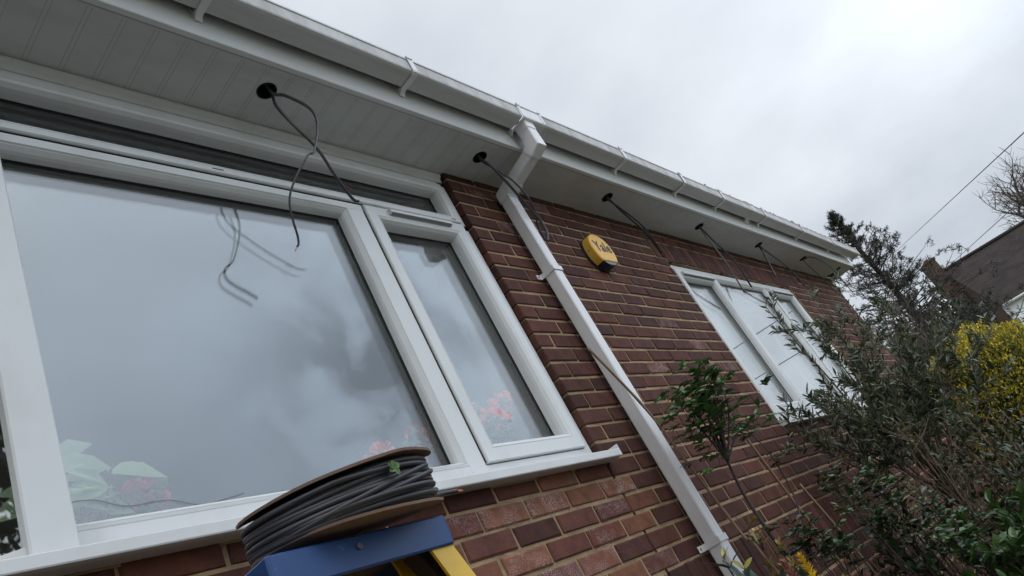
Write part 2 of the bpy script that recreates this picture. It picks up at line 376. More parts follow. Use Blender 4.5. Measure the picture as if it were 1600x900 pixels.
while z < 2.16:
    zt = z+.075; off = (.0 if k % 2 else .1125)+rnd.uniform(-.006, .006); segs = [(-3., HX)]
    def cut(segs, a, c):
        o = []
        for s0, s1 in segs:
            if a > s0: o.append((s0, min(s1, a-.0)))
            if c < s1: o.append((max(s0, c), s1))
        return [q for q in o if q[1]-q[0] > .01]
    if zt > W1[2]+.01 and z < W1[3]: segs = cut(segs, W1[0], W1[1]+.004); segs = [s_ for s_ in segs if s_[0] > 0]
    if zt > W2[2]+.01 and z < W2[3]-.01: segs = cut(segs, W2[0], W2[1])
    if z > W2[3]-.03 and z < W2[3]+.17: segs = cut(segs, W2[0]-.12, W2[1]+.34)
    if z < .117-.01 and zt > -.108+.01: segs = cut(segs, *SOLD)
    if abs(z+.183) < .03: segs = cut(segs, 4.49, 4.715)
    for s0, s1 in segs:
        o2 = off
        if abs(s0-(W1[1]+.004)) < .001: o2 = s0 - (.1125 if k % 2 else .0045) - .0001   # bond starts at the window jamb
        if abs(s0-(W1[1]+.004)) < .001:
            stretch(wall, s0+.002, s1-.002 if s1 < HX-.01 else s1, z, o2)
        else: stretch(wall, s0+.002, s1, z, off)
    z += .075; k += 1
# soldier arch over the second window, soldier band low down
x = W2[0]-.115
while x < W2[1]+.33:
    c = rnd.choice(PAL); kk = rnd.uniform(.65, 1.0); brick(wall, x+.004, x+.064, (W2[3]+.006 if W2[0] < x < W2[1]-.06 else 1.847), W2[3]+.172, tuple(q*kk for q in c), lil=.05); x += .068
x = SOLD[0]
while x < SOLD[1]-.05:
    brick(wall, x+.004, x+.071, -.104, .112, lil=.05); x += .075
# mortar: slab strips round the openings
ms_ = dict(mi=1)
def mslab(x0, x1, z0, z1): wall.box(x0, x1, .0052, .10, z0, z1, 0, mi=1)
mslab(-3, W1[0], GZ-.2, W1[2]-.01) ; mslab(W1[0], W1[1]-.001, GZ-.2, W1[2]-.012)
mslab(W1[1]+.017, W2[0]+.0, GZ-.2, 2.2); mslab(W2[0]+.0, W2[1], GZ-.2, W2[2]-.012); mslab(W2[0], W2[1], W2[3]+.004, 2.2); mslab(W2[1], HX-.006, GZ-.2, 2.2)
wo = wall.build('wall', [M['brick'], M['mortar']], house)
# return wall at the far end, rear walls, inner leaf
b = MB(); z = Z0; k = 0
while z < 2.16:
    y = .005-(0 if k % 2 else .11)
    while y < 7.6:
        c = rnd.choice(PAL); b.box(HX-.1, HX+rnd.uniform(-.001, .002), max(y+.005, .107), y+.22, z+.005, z+.07, .003, col=(*c, .05)); y += .225
    z += .075; k += 1
b.box(HX-.1, HX-.007, .10, 7.6, GZ-.2, 2.2, mi=1); b.box(-3, HX-.1, 7.5, 7.6, GZ-.2, 2.2, mi=1); b.box(-3, -2.9, .1, 7.5, GZ-.2, 2.2, mi=1)
b.build('wall', [M['brick'], M['mortar']], house)
# airbrick
b = MB(); b.box(4.495, 4.71, -.001, .1, -.178, -.113, .003)
ab = b.build('airbrick', M['iron'], house)
b = MB()
for i in range(4):
    for j in range(2): b.box(4.53+i*.04, 4.555+i*.04, -.0035, -.0015, -.17+j*.028, -.149+j*.028)
b.build('slot', M['black'], ab)
# plaster lining of the rooms behind the windows
b = MB()
for (x0, x1, zc) in ((-2.8, 4.0, 2.12), (4.1, 8.5, 2.12)):
    b.box(x0, x1, 4.2, 4.3, GZ+.2, zc); b.box(x0, x1, .34, 4.2, zc, zc+.05); b.box(x0, x0+.05, .34, 4.2, GZ+.2, zc)
    b.box(x1-.05, x1, .34, 4.2, GZ+.2, zc)
b.box(W1[1]+.03, 4.0, .22, .34, GZ+.2, 2.15); b.box(4.05, W2[0]-.0, .22, .34, GZ+.2, 2.15); b.box(W2[1], 8.5, .22, .34, GZ+.2, 2.15)
b.box(W1[0]-.1, W1[1], .22, .34, GZ+.2, .55); b.box(W2[0], W2[1], .22, .34, GZ+.2, .55); b.box(W2[0], W2[1], .22, .34, 1.85, 2.15)
b.box(-2.8, 8.5, .34, 4.2, GZ+.14, GZ+.2)
b.box(W1[1]+.003, W1[1]+.03, .105, .22, .5, 2.15)
b.build('room_lining', M['room'], house)
for wx in (W1, W2):
    b = MB(); b.box(wx[0], wx[1], .10, .36, .575, .60, .004); b.build('window_board', M['upvc'], house)

# ---- soffit with real holes for the downlights
HOLES = [(1.463, -.138), (2.615, -.143), (3.768, -.146), (5.039, -.146), (6.202, -.150), (7.357, -.155)]
b = MB(); YA, YB = -.243, .10; hs = .055; RH = .034; ex0, ex1 = -2.5, 8.80
ya0, ya1 = -.146-.062, -.146+.062
def q4(x0, x1, y0, y1): 
    v = len(b.v); b.v.extend([(x0,y0,ZS),(x1,y0,ZS),(x1,y1,ZS),(x0,y1,ZS)]); b.face([v,v+3,v+2,v+1])
q4(ex0, ex1, YA, ya0); q4(ex0, 2.49, ya1, YB); q4(2.49, ex1, ya1, .02)
x = ex0
for hx, hy in HOLES:
    q4(x, hx-.06, ya0, ya1); x = hx+.06; n = 32; v = len(b.v)
    for kx in range(n):
        a = 2*math.pi*kx/n; cx_, sx_ = math.cos(a), math.sin(a); mxx = max(abs(cx_), abs(sx_))
        b.v.append((hx+.06*cx_/mxx, -.146+.062*sx_/mxx, ZS)); b.v.append((hx+RH*cx_, hy+RH*sx_, ZS)); b.v.append((hx+RH*cx_, hy+RH*sx_, ZS+.012))
    for kx in range(n):
        l = (kx+1) % n; b.face([v+3*kx, v+3*l, v+3*l+1, v+3*kx+1][::-1]); b.face([v+3*kx+1, v+3*l+1, v+3*l+2, v+3*kx+2][::-1])
q4(x, ex1, ya0, ya1)
sf = b.build('soffit', M['soffit'], house)
b = MB(); x = .733-.0975*14
while x < 8.3:
    for dx in (0, .013):
        near = any(abs(x+dx-h[0]) < .036 for h in HOLES); ye = (.014 if x < 2.46 else -.002)
        if x > 2.95: ye = -.19 if 3.95 < x < 7.0 else None
        if ye is None: continue
        w_ = .0016
        if near and ye > -.1: b.box(x+dx, x+dx+w_, -.232, -.186, ZS-.0005, ZS+.002); b.box(x+dx, x+dx+w_, -.102, ye, ZS-.0005, ZS+.002)
        else: b.box(x+dx, x+dx+w_, -.228, ye, ZS-.0005, ZS+.002)
    x += .0975
b.box(-2.5, 8.75, -.2435, -.236, ZS-.0035, ZS+.002)
b.build('board_seam', M['seam'], sf)
for hx, hy in HOLES:
    b = MB(); v = len(b.v); n = 28
    for kx in range(n):
        a = 2*math.pi*kx/n
        for r_, z_ in ((RH+.0035, ZS-.0006), (RH+.0035, ZS-.0022), (RH-.001, ZS-.0022), (RH-.001, ZS+.03)): b.v.append((hx+r_*math.cos(a), hy+r_*math.sin(a), z_))
    for kx in range(n):
        l = (kx+1) % n
        for r_ in range(3): b.face([v+4*kx+r_, v+4*l+r_, v+4*l+r_+1, v+4*kx+r_+1])
    b.build('downlight_hole', M['black'], sf)
# dirty hole and cracks near the far corner of the soffit
b = MB(); v = [(8.45, -.19), (8.52, -.20), (8.56, -.17), (8.60, -.10), (8.64, -.03), (8.60, .0), (8.50, .0), (8.47, -.04), (8.51, -.09), (8.49, -.14)]
b.prism(v, ZS-.0025, ZS+.003, 'z'); b.build('rot_hole', M['void'], sf)
b = MB(); b.prism([(2.955, -.158), (2.972, -.150), (2.978, -.118), (2.962, -.108), (2.950, -.130)], ZS-.002, ZS+.003, 'z'); b.build('gap', M['void'], sf)
# trim between soffit and window head
b = MB(); b.prism([(.02, ZS), (.012, ZS-.006), (.014, ZS-.016), (.024, ZS-.026), (.026, ZS-.049), (.12, ZS-.05), (.12, ZS)], -.9, 2.472, 'x')
b.build('head_trim', M['upvc'], house)
# dark roof void closing the soffit from above
b = MB(); b.box(-2.5, 8.78, -.235, .20, ZS+.12, ZS+.14); b.box(-2.5, 8.78, .16, .19, ZS+.01, ZS+.12)
b.build('roof_void_board', M['void'], house)
# fascia
b = MB(); b.prism([(-.243, ZS-.006), (-.2605, ZS-.006), (-.263, ZS-.003), (-.263, 2.30), (-.243, 2.30)], -2.5, 8.83, 'x')
b.build('fascia', M['fascia'], house)
b = MB(); b.box(8.81, 8.83, -.243, 3.0, ZS-.006, 2.30, .002); b.box(8.60, 8.81, .02, 3.0, ZS, ZS+.01)
b.build('end_fascia', M['fascia'], house)
# roof of profiled tiles
b = MB(); sl = math.tan(rad(24)); x = -2.6; nc = 30
row = 0; y = -.300
def ry(y): return 2.262+(y+.300)*sl
while row < 15:
    y0 = y+row*.30; y1 = y0+.34
    x = -2.6; n = 0; v = len(b.v); xs = []
    while x < 8.95: xs.append(x); x += .075
    for i, xx in enumerate(xs):
        h = .018*(1 if i % 4 in (1, 2) else 0); jit = rnd.uniform(-.004, .004)
        b.v += [(xx, y0+jit, ry(y0)+h-.0), (xx, y0+jit, ry(y0)+h+.016), (xx, y1, ry(y1)+h-.012)]
    for i in range(len(xs)-1):
        p_ = v+3*i; b.face([p_, p_+3, p_+4, p_+1]); b.face([p_+1, p_+4, p_+5, p_+2])
    row += 1
b.box(-2.6, 8.9, 4.1, 8.2, 2.25, 2.30)
rf = b.build('roof', M['roof'], house)
b = MB()
for side in (0, 1): 
    xx = 8.6 if side else -2.5
    b.prism([(-.24, 2.29), (4.2, 4.2), (8.0, 2.29)], xx, xx+.05, 'x')
b.prism([(4.0, 4.22), (8.3, 2.3), (8.3, 2.33), (4.0, 4.27)], -2.6, 8.9, 'x')
b.build('roof_slope', M['roof'], rf)

# ---- gutter
GP = [(-.286, 2.276), (-.289, 2.205), (-.294, 2.199), (-.366, 2.199), (-.3755, 2.2035), (-.378, 2.210), (-.379, 2.268), (-.3825, 2.271), (-.3825, 2.281), (-.379, 2.284), (-.373, 2.283), (-.372, 2.276),
      (-.374, 2.266), (-.373, 2.212), (-.366, 2.204), (-.296, 2.204), (-.292, 2.209), (-.289, 2.276)]
OUTER = GP[:11]
gut = MB(); 
def sag(x): return 0.0
for (a, c) in ((-2.5, .42), (.424, 2.775), (2.965, 5.80), (5.804, 8.98)):
    v0 = len(gut.v); st = max(2, int((c-a)/.25)); n = len(GP)
    for i in range(st+1):
        xx = a+(c-a)*i/st
        wv = .0022*math.sin(xx*3.1)+.0012*math.sin(xx*7.3+1)
        for y, z in GP: gut.v.append((xx, y+wv*.6, z+wv))
    for i in range(st):
        for j in range(n):
            l = (j+1) % n; gut.face([v0+i*n+j, v0+i*n+l, v0+(i+1)*n+l, v0+(i+1)*n+j], mi=1 if 4 <= j <= 6 else 0)
    gut.face([v0+j for j in range(n)][::-1]); gut.face([v0+st*n+j for j in range(n)])
go = gut.build('gutter', [M['gutter'], M['gutter_dirt']], house)
def gclip(x0, x1, e, name, par, mt='gutter', strap=True, lug=True):
    b = MB(); cy, cz = -.333, 2.24
    outp = [(cy+(y-cy)*(1+e/.045), cz+(z-cz)*(1+e/.04)) for y, z in OUTER]
    inn = [(cy+(y-cy)*(1+(e-.003)/.045), cz+(z-cz)*(1+(e-.003)/.04)) for y, z in OUTER]
    b.prism(outp+inn[::-1], x0, x1, 'x')
    if lug: b.prism([(-.263, 2.262), (-.263, 2.176), (-.270, 2.172), (-.280, 2.186), (-.296, 2.195), (-.292, 2.20), (-.272, 2.21)], x0+.002, x1-.002, 'x')
    return b.build(name, M[mt], par)
for bx_ in (.32, 1.165, 2.055, 3.76, 4.54, 5.19, 6.05, 7.01, 8.0, 8.93):
    gclip(bx_-.014, bx_+.014, .0065, 'gutter_bracket', go, 'pipe')
gclip(5.76, 5.85, .0035, 'gutter_union', go)
XU = 2.865
gclip(XU-.088, XU+.088, .004, 'outlet_union', go, 'pipe', lug=False); gclip(XU-.093, XU-.077, .0065, 'outlet_clip', go, 'pipe'); gclip(XU+.077, XU+.093, .0065, 'outlet_clip', go, 'pipe')
# moss lumps on the gutter lip
for i in range(70):
    b = MB()
    xx = rnd.uniform(4.9, 8.8) if i < 58 else rnd.uniform(.3, 8.8); s_ = rnd.uniform(.003, .011 if xx > 4.6 else .005); yy = rnd.uniform(-.382, -.376)
    v = len(b.v); 
    for dx, dy, dz in ((-1,-1,0),(1,-1,0),(1,1,0),(-1,1,0),(-.6,-.5,.9),(.6,-.6,1.),(.5,.5,.8),(-.5,.6,1.1)): b.v.append((xx+dx*s_*rnd.uniform(.7,1.3), yy+dy*s_*.5, 2.283+dz*s_*rnd.uniform(.6,1.4)))
    for q in ((0,3,2,1),(4,5,6,7),(0,1,5,4),(1,2,6,5),(2,3,7,6),(3,0,4,7)): b.face([v+i_ for i_ in q], sm=True)
    b.build('moss', M['moss'], go)

# ---- downpipe with its swan neck
XP = 2.818
def sq_path(b, xc, path, h, hx=None):
    hx = hx or h; P = [Vector((p[0], p[1])) for p in path]; v0 = len(b.v); n = len(P); c = h*.16
    sec = [(-hx+c, -h), (hx-c, -h), (hx, -h+c), (hx, h-c), (hx-c, h), (-hx+c, h), (-hx, h-c), (-hx, -h+c)]
    for i, p_ in enumerate(P):
        d0 = (P[i]-P[i-1]).normalized() if i else None; d1 = (P[i+1]-P[i]).normalized() if i < n-1 else None
        d = ((d0 or d1)+(d1 or d0)).normalized(); nr = Vector((-d.y, d.x)); k_ = 1/max(.3, nr.dot(Vector((-(d1 or d0).y, (d1 or d0).x))))
        for sx, sn in sec: q = p_+nr*(sn*k_); b.v.append((xc+sx, q.x, q.y))
    for i in range(n-1):
        for j in range(8): l = (j+1) % 8; b.face([v0+i*8+j, v0+i*8+l, v0+(i+1)*8+l, v0+(i+1)*8+j])
    b.face([v0+j for j in range(8)]); b.face([v0+(n-1)*8+j for j in range(8)][::-1])
dp = MB(); sq_path(dp, XP, [(-.0535, 2.0), (-.0535, GZ)], .0325); dpo = dp.build('downpipe', M['pipe'], house)
b = MB(); sq_path(b, XP+.005, [(-.331, 2.199), (-.331, 2.150)], .037); sq_path(b, XP+.005, [(-.331, 2.152), (-.331, 2.100)], .0345); b.build('outlet_spigot', M['pipe'], dpo)
b = MB(); sq_path(b, XP, [(-.331, 2.100), (-.331, 2.056), (-.285, 2.037)], .0365); b.build('top_bend', M['pipe'], dpo)
b = MB(); sq_path(b, XP, [(-.300, 2.043), (-.105, 1.998)], .0325); b.build('offset_pipe', M['pipe'], dpo)
b = MB(); sq_path(b, XP, [(-.135, 2.006), (-.0535, 1.982), (-.0535, 1.948)], .0365); b.build('bottom_bend', M['pipe'], dpo)
for zc in (1.49, .133):
    b = MB(); h = .0355
    b.box(XP-h-.002, XP+h+.002, -.0535-h-.002, -.0535-h+.001, zc-.013, zc+.013, .001)
    for sx in (-1, 1): 
        x_ = XP+sx*h; b.box(x_-.0015, x_+.0015, -.0535-h+.001, -.004, zc-.013, zc+.013)
        b.box(*sorted((x_, x_+sx*.034)), -.008, -.003, zc-.013, zc+.013, .001)
    c_ = b.build('pipe_clip', M['pipe'], dpo)
    for sx in (-1, 1): b = MB(); x_ = XP+sx*(h+.022); b.tube([(x_, -.011, zc), (x_, -.008, zc)], .0045, 10, sm=False); b.build('screw', M['spacer'], c_)
# soldered-on joint lines
# ---------------------------------------------------------------- windows
FY = .030
def frame_prof(wd, y=FY, back=.10, bead=.018):
    return [(0, back), (0, y+.003), (.002, y), (wd*.45, y), (wd*.47, y+.0015), (wd*.49, y), (wd-bead-.002, y), (wd-bead, y+.003), (wd-bead+.002, y+.001), (wd-.004, y+.014), (wd, y+.026), (wd, back)]
def sash_prof(wd, y=FY-.012, back=.085):
    return [(0, back), (0, y+.004), (.003, y), (wd-.024, y), (wd-.023, y+.002), (wd-.021, y), (wd-.012, y+.004), (wd-.003, y+.018), (wd, y+.032), (wd, min(back, .079) if y > .012 else back)]
def glass_pane(par, x0, x1, z0, z1, y=.080):
    b = MB(); b.box(x0-.004, x1+.004, y, y+.004, z0-.004, z1+.004); b.box(x0-.004, x1+.004, y+.020, y+.024, z0-.004, z1+.004)
    b.build('pane', M['glass'], par)
    b = MB(); b.ring(x0, x1, z0, z1, [(-.003, y-.004), (-.003, y-.0005), (.0035, y-.0005), (.0035, y-.004)])
    b.build('gasket', M['gasket'], par)
    b = MB(); b.ring(x0, x1, z0, z1, [(-.004, y+.0045), (-.004, y+.0195), (.006, y+.0195), (.006, y+.0045)])
    b.build('spacer_bar', M['spacer'], par)
def groove(par, segs, y):
    b = MB()
    for x0, x1, z0, z1 in segs: b.box(x0, x1, y-.0006, y+.004, z0, z1)
    b.build('joint', M['gasket'], par)
win = thing  # windows are parts of the house
def win_root(name):
    b = MB(); return b
# wide window
b = MB()
b.box(.62, 2.475, FY, .10, 1.755, 1.788, .002)                    # transom bar
b.box(1.783, 1.862, FY, .10, .60, 1.757, .002)                    # fixed mullion
b.box(.62, 1.785, FY, .10, .60, .645, .002)                       # cill rail
b.box(2.438, 2.475, FY, .10, .60, 2.06, .002)                     # right jamb
b.box(1.86, 2.44, FY, .10, .60, .636, .002)
b.box(-.9, 2.475, FY, .10, 2.032, 2.058, .002)
f1 = b.build('window', M['upvc'], house)
f1['label'] = 'wide white window under the soffit with transom light and side casement'
# ribs on the frame head and beads of the fixed light
b = MB(); b.ring(.60, 1.7855, .643, 1.760, [(0, .079), (0, FY-.001), (.006, FY-.002), (.009, FY+.004), (.012, FY+.003), (.022, FY+.016), (.025, FY+.026), (.025, .079)])
b.build('glazing_bead', M['upvc'], f1)
glass_pane(f1, .625, 1.7605, .668, 1.735)
# transom light sash
b = MB(); b.ring(-.6, 2.440, 1.792, 2.033, sash_prof(.048))
ts = b.build('top_light', M['upvc'], f1); glass_pane(ts, -.552, 2.392, 1.840, 1.985)
for dx0, dx1 in ((1.245, 1.285), (2.385, 2.41)): b = MB(); b.box(dx0, dx1, FY-.0125, FY-.010, 1.805, 1.8095); b.build('drain_slot', M['black'], ts)
groove(f1, [(.62, 2.44, 1.789, 1.791)], FY-.001)
# side casement
b = MB(); b.ring(1.868, 2.440, .640, 1.783, sash_prof(.072))
cs = b.build('casement', M['upvc'], f1); glass_pane(cs, 1.940, 2.368, .712, 1.711)
b = MB(); b.box(1.8635, 1.867, FY-.001, .05, .645, 1.785); b.build('joint', M['gasket'], cs)
def vent(par, x0, x1, z, y):
    b = MB(); b.prism([(y, z-.010), (y-.004, z-.012), (y-.016, z-.006), (y-.018, z+.004), (y-.010, z+.014), (y, z+.016)], x0, x1, 'x')
    vo = b.build('trickle_vent', M['upvc'], par)
    b = MB(); b.prism([(y-.0045, z-.0128), (y-.0160, z-.0068), (y-.0162, z-.0078), (y-.0047, z-.0138)], x0+.008, x1-.008, 'x'); b.build('grille', M['grille'], vo)
vent(cs, 1.985, 2.345, 1.760, FY-.0125)
# corner post, cill
b = MB(); b.box(.532, .618, -.012, .024, .592, 2.04, .004); b.build('corner_post', M['upvc'], f1)
b = MB(); b.prism([(.10, .592), (.10, .560), (-.052, .545), (-.0655, .546), (-.067, .549), (-.067, .572), (-.064, .575), (.020, .592)], .0, 2.500, 'x')
b.box(2.4998, 2.503, -.0675, .10, .5455, .5925, .001)
b.build('sill', M['upvc'], f1)
b = MB(); b.box(.4, 2.476, -.0, .02, .5445, .5495); b.build('sill_bedding', M['mortar'], f1)
# angled light left of the post
b = MB()
def rotbox(b, x0, x1, y0, y1, z0, z1, ang, px, py, bev=.002):
    v = len(b.v); b.box(x0, x1, y0, y1, z0, z1, bev); c, s_ = math.cos(ang), math.sin(ang)
    for i in range(v, len(b.v)):
        x_, y_, z_ = b.v[i]; b.v[i] = (px+x_*c-y_*s_, py+x_*s_+y_*c, z_)
ang = rad(150)
PXY = (.552, .030)
rotbox(b, .0, 1.5, -.03, .03, .60, .620, ang, *PXY); rotbox(b, .0, 1.5, -.02, .03, 1.06, 1.085, ang, *PXY); rotbox(b, 1.44, 1.5, -.03, .03, .62, 2.03, ang, *PXY)
sl_ = b.build('side_light', M['upvc'], f1)
for o0 in (-.002, -.022): b = MB(); rotbox(b, .01, 1.45, o0, o0+.004, .615, 2.03, ang, *PXY, 0); b.build('pane', M['glass'], sl_)

# second window
b = MB(); X0, X1, A0, A1 = W2[0]+.003, W2[1]-.003, .60, 1.812
b.ring(X0, X1, A0, A1, frame_prof(.052, y=.022, bead=.006)); b.box(5.115, 5.175, .022, .10, A0+.05, A1-.05, .002); b.box(6.135, 6.195, .022, .10, A0+.05, A1-.05, .002)
f2 = b.build('window', M['upvc'], house); f2['label'] = 'white three-light window under the brick soldier course'
for (a, c) in ((X0+.048, 5.122), (6.188, X1-.048)):
    b = MB(); b.ring(a, c, A0+.046, A1-.046, sash_prof(.070, y=.010, back=.09)); s_ = b.build('casement', M['upvc'], f2)
    glass_pane(s_, a+.070, c-.070, A0+.116, A1-.116, y=.052); vent(s_, a+.07, c-.06, A1-.082, .0095)
b = MB(); b.ring(5.165, 6.145, A0+.046, A1-.046, [(0, .09), (0, .024), (.006, .021), (.022, .036), (.026, .05), (.026, .09)]); b.build('glazing_bead', M['upvc'], f2)
glass_pane(f2, 5.191, 6.119, A0+.072, A1-.072, y=.052)
b = MB(); b.prism([(.10, .599), (.10, .560), (-.032, .548), (-.047, .550), (-.047, .575), (.016, .598)], W2[0]-.02, W2[1]+.02, 'x'); b.build('sill', M['upvc'], f2)
# pale curtains inside the second window
b = MB(); v = 0; n = 160
for i in range(n+1):
    xx = 4.4+2.5*i/n; yy = .30+.018*math.sin(i*.9)+.01*math.sin(i*.37); b.v += [(xx, yy, .62), (xx, yy+.01*math.sin(i*.5), 1.84)]
for i in range(n): b.face([2*i, 2*i+2, 2*i+3, 2*i+1], sm=True)
b.build('curtain', mat('sheer_curtain', (.72, .72, .70), .9, trans=.5), f2)
rebase(house)

# ---------------------------------------------------------------- alarm siren on the wall
sr = thing('alarm_siren', 'oval yellow alarm siren with navy lower edge on the brick wall beside the downpipe', 'alarm siren', (3.50, 0, 1.73))
def oval(cx, cz, rx, rz, a0, a1, n):
    return [(cx+rx*math.copysign(abs(math.cos(a))**.9, math.cos(a)), cz+rz*math.copysign(abs(math.sin(a))**.9, math.sin(a))) for a in [a0+(a1-a0)*i/n for i in range(n+1)]]
def dome(b, pts, y0, y1, inset, mi=0):
    cx = sum(p[0] for p in pts)/len(pts); cz = sum(p[1] for p in pts)/len(pts); v = len(b.v); n = len(pts)
    rings = [(0, y0), (0, y1+.006), (inset*.35, y1+.002), (inset, y1)]
    for ins, y in rings:
        for px, pz in pts:
            d = math.hypot(px-cx, pz-cz) or 1; k_ = 1-ins/d; b.v.append((cx+(px-cx)*k_, y, cz+(pz-cz)*k_))
    for r_ in range(3):
        for i in range(n): j = (i+1) % n; b.face([v+r_*n+i, v+r_*n+j, v+(r_+1)*n+j, v+(r_+1)*n+i], sm=False)
    b.face([v+3*n+i for i in range(n)]); 
SX, SZ = 3.475, 1.722; cut = rad(-47)
b = MB(); dome(b, oval(SX, SZ, .106, .112, cut, math.pi-cut, 44), -.008, -.062, .010); b.build('cover', M['sirenY'], sr)
b = MB(); dome(b, oval(SX, SZ-.001, .105, .111, cut-.012, -math.pi-cut+.012, 26)[::-1], -.008, -.058, .012); b.build('strobe_lens', M['sirenB'], sr)
b = MB(); dome(b, oval(SX, SZ, .110, .116, 0, 2*math.pi*39/40, 39), .004, -.012, .003); b.build('back_plate', M['black'], sr)
b = MB(); b.box(SX-.1065, SX-.1045, -.038, -.022, SZ-.0015, SZ+.0015); b.build('slot', M['black'], sr)
tcu = bpy.data.curves.new('lettering', 'FONT'); tcu.body = 'Yale'; tcu.size = .080; tcu.align_x = 'CENTER'; tcu.align_y = 'CENTER'; tcu.extrude = .0006; tcu.offset = .0012; tcu.space_character = 1.12
to = bpy.data.objects.new('tmp_text', tcu); C.objects.link(to); bpy.context.view_layer.update()
me = bpy.data.meshes.new_from_object(to.evaluated_get(bpy.context.evaluated_depsgraph_get())); bpy.data.objects.remove(to)
me.materials.clear(); me.materials.append(M['ink']); lo = bpy.data.objects.new('lettering', me); C.objects.link(lo)
me.transform(Matrix.Translation((SX+.004, -.0632, SZ+.014)) @ Matrix.Rotation(rad(90), 4, 'X') @ Matrix.Diagonal((1.0, 1.25, 1, 1))); lo.parent = sr
rebase(sr)

# ---------------------------------------------------------------- loose cables hanging from the soffit holes
def cable(pts, r, label, mt='cable', flat=.6, copper=True, bare=None):
    P = smooth([(p[0], p[1], p[2]) for p in pts], 7)
    root = thing('loose_cable', label, 'cable', tuple(P[0]), 'cable tails hanging out of the soffit')
    b = MB(); b.tube(P, r, 8, flat=flat); b.build('sheath', M[mt], root)
    if copper:
        e = P[-1]; d = (P[-1]-P[-3]).normalized(); s_ = d.orthogonal().normalized(); b = MB()
        for k_ in (-1, 0, 1): b.tube([e-d*.001, e+d*.008+s_*k_*.0012, e+d*.016+s_*k_*.003], .0008, 5)
        b.build('copper_core', M['copper'], root)
    if bare:
        b = MB(); q = Vector(bare)
        for k_ in range(3):
            d = Vector((rnd.uniform(.4, 1), rnd.uniform(-.3, .3), rnd.uniform(-.7, .1)))*.02; b.tube([q+Vector((rnd.uniform(-.004,.004), -.004, rnd.uniform(-.004,.004))), q+d*.6, q+d*1.2+Vector((0, 0, -.003))], .0012, 5)
        b.build('red_core', M['redcore'], root)
    rebase(root); return root
# the six pairs
cable([(1.452, -.150, 2.18), (1.475, -.146, 2.09), (1.51, -.168, 2.065), (1.560, -.200, 1.985), (1.552, -.208, 1.89), (1.478, -.208, 1.735), (1.43, -.205, 1.69), (1.365, -.13, 1.565), (1.392, -.067, 1.452), (1.389, -.052, 1.429)], .0060, 'pale grey cable looping from the first soffit hole, hanging lowest over the big pane')
cable([(1.470, -.146, 2.18), (1.478, -.140, 2.09), (1.466, -.148, 2.01), (1.48, -.170, 1.90), (1.545, -.165, 1.81), (1.60, -.14, 1.72), (1.66, -.115, 1.645), (1.69, -.112, 1.638)], .0056, 'dark cable from the first soffit hole ending in frayed red cores by the top light', 'darkcable', bare=(1.640, -.13, 1.675))
cable([(2.60, -.150, 2.17), (2.612, -.146, 2.09), (2.64, -.16, 2.03), (2.72, -.15, 1.93), (2.82, -.12, 1.86), (2.90, -.10, 1.80), (2.915, -.094, 1.73), (2.87, -.092, 1.66)], .0070, 'thick cable from the second soffit hole curling down across the downpipe', 'darkcable')
cable([(2.62, -.140, 2.17), (2.63, -.135, 2.09), (2.67, -.16, 2.02), (2.75, -.17, 1.93), (2.86, -.13, 1.85), (2.93, -.06, 1.79), (2.99, -.03, 1.72)], .0056, 'thin black cable from the second soffit hole passing in front of the white pipe', 'darkcable')
def drop(hx, hy, tips, labels, r=.0064):
    for (dx, ym, tx, ty, tz), lb in zip(tips, labels):
        cable([(hx+dx, hy, 2.17), (hx+dx, hy, 2.09), (hx+dx+(tx-hx-dx)*.22, hy+(ym-hy)*.5, 2.106-(2.106-tz)*.25), (hx+dx+(tx-hx-dx)*.6, ym, 2.106-(2.106-tz)*.60), (tx, ty, tz)], r, lb, 'darkcable')
drop(3.768, -.146, [(-.014, -.17, 4.05, -.13, 1.72), (.016, -.12, 4.22, -.07, 1.76)], ['left-hand of two dark cables hanging from the soffit beyond the yellow siren', 'right-hand of two dark cables hanging from the soffit beyond the yellow siren'])
drop(5.039, -.146, [(-.012, -.15, 5.02, -.13, 1.50), (.012, -.14, 5.42, -.09, 1.62)], ['longer dark cable falling in front of the second window head', 'shorter dark cable slanting right above the second window'])
drop(6.202, -.150, [(-.012, -.16, 5.95, -.16, 1.72), (.012, -.15, 6.85, -.11, 1.75)], ['straight short cable of the pair over the far casement', 'long slanting cable of the pair over the far casement'])
cable([(7.345, -.155, 2.17), (7.35, -.15, 2.09), (7.45, -.15, 1.97), (7.62, -.14, 1.84), (7.80, -.12, 1.74)], .0058, 'straight cable from the last soffit hole near the house corner', 'darkcable')
cable([(7.37, -.155, 2.17), (7.37, -.16, 2.098), (7.45, -.20, 2.10), (7.75, -.22, 2.07), (8.0, -.21, 1.97), (8.12, -.19, 1.85), (8.2, -.18, 1.74)], .0058, 'arching cable from the last soffit hole near the house corner', 'cable')

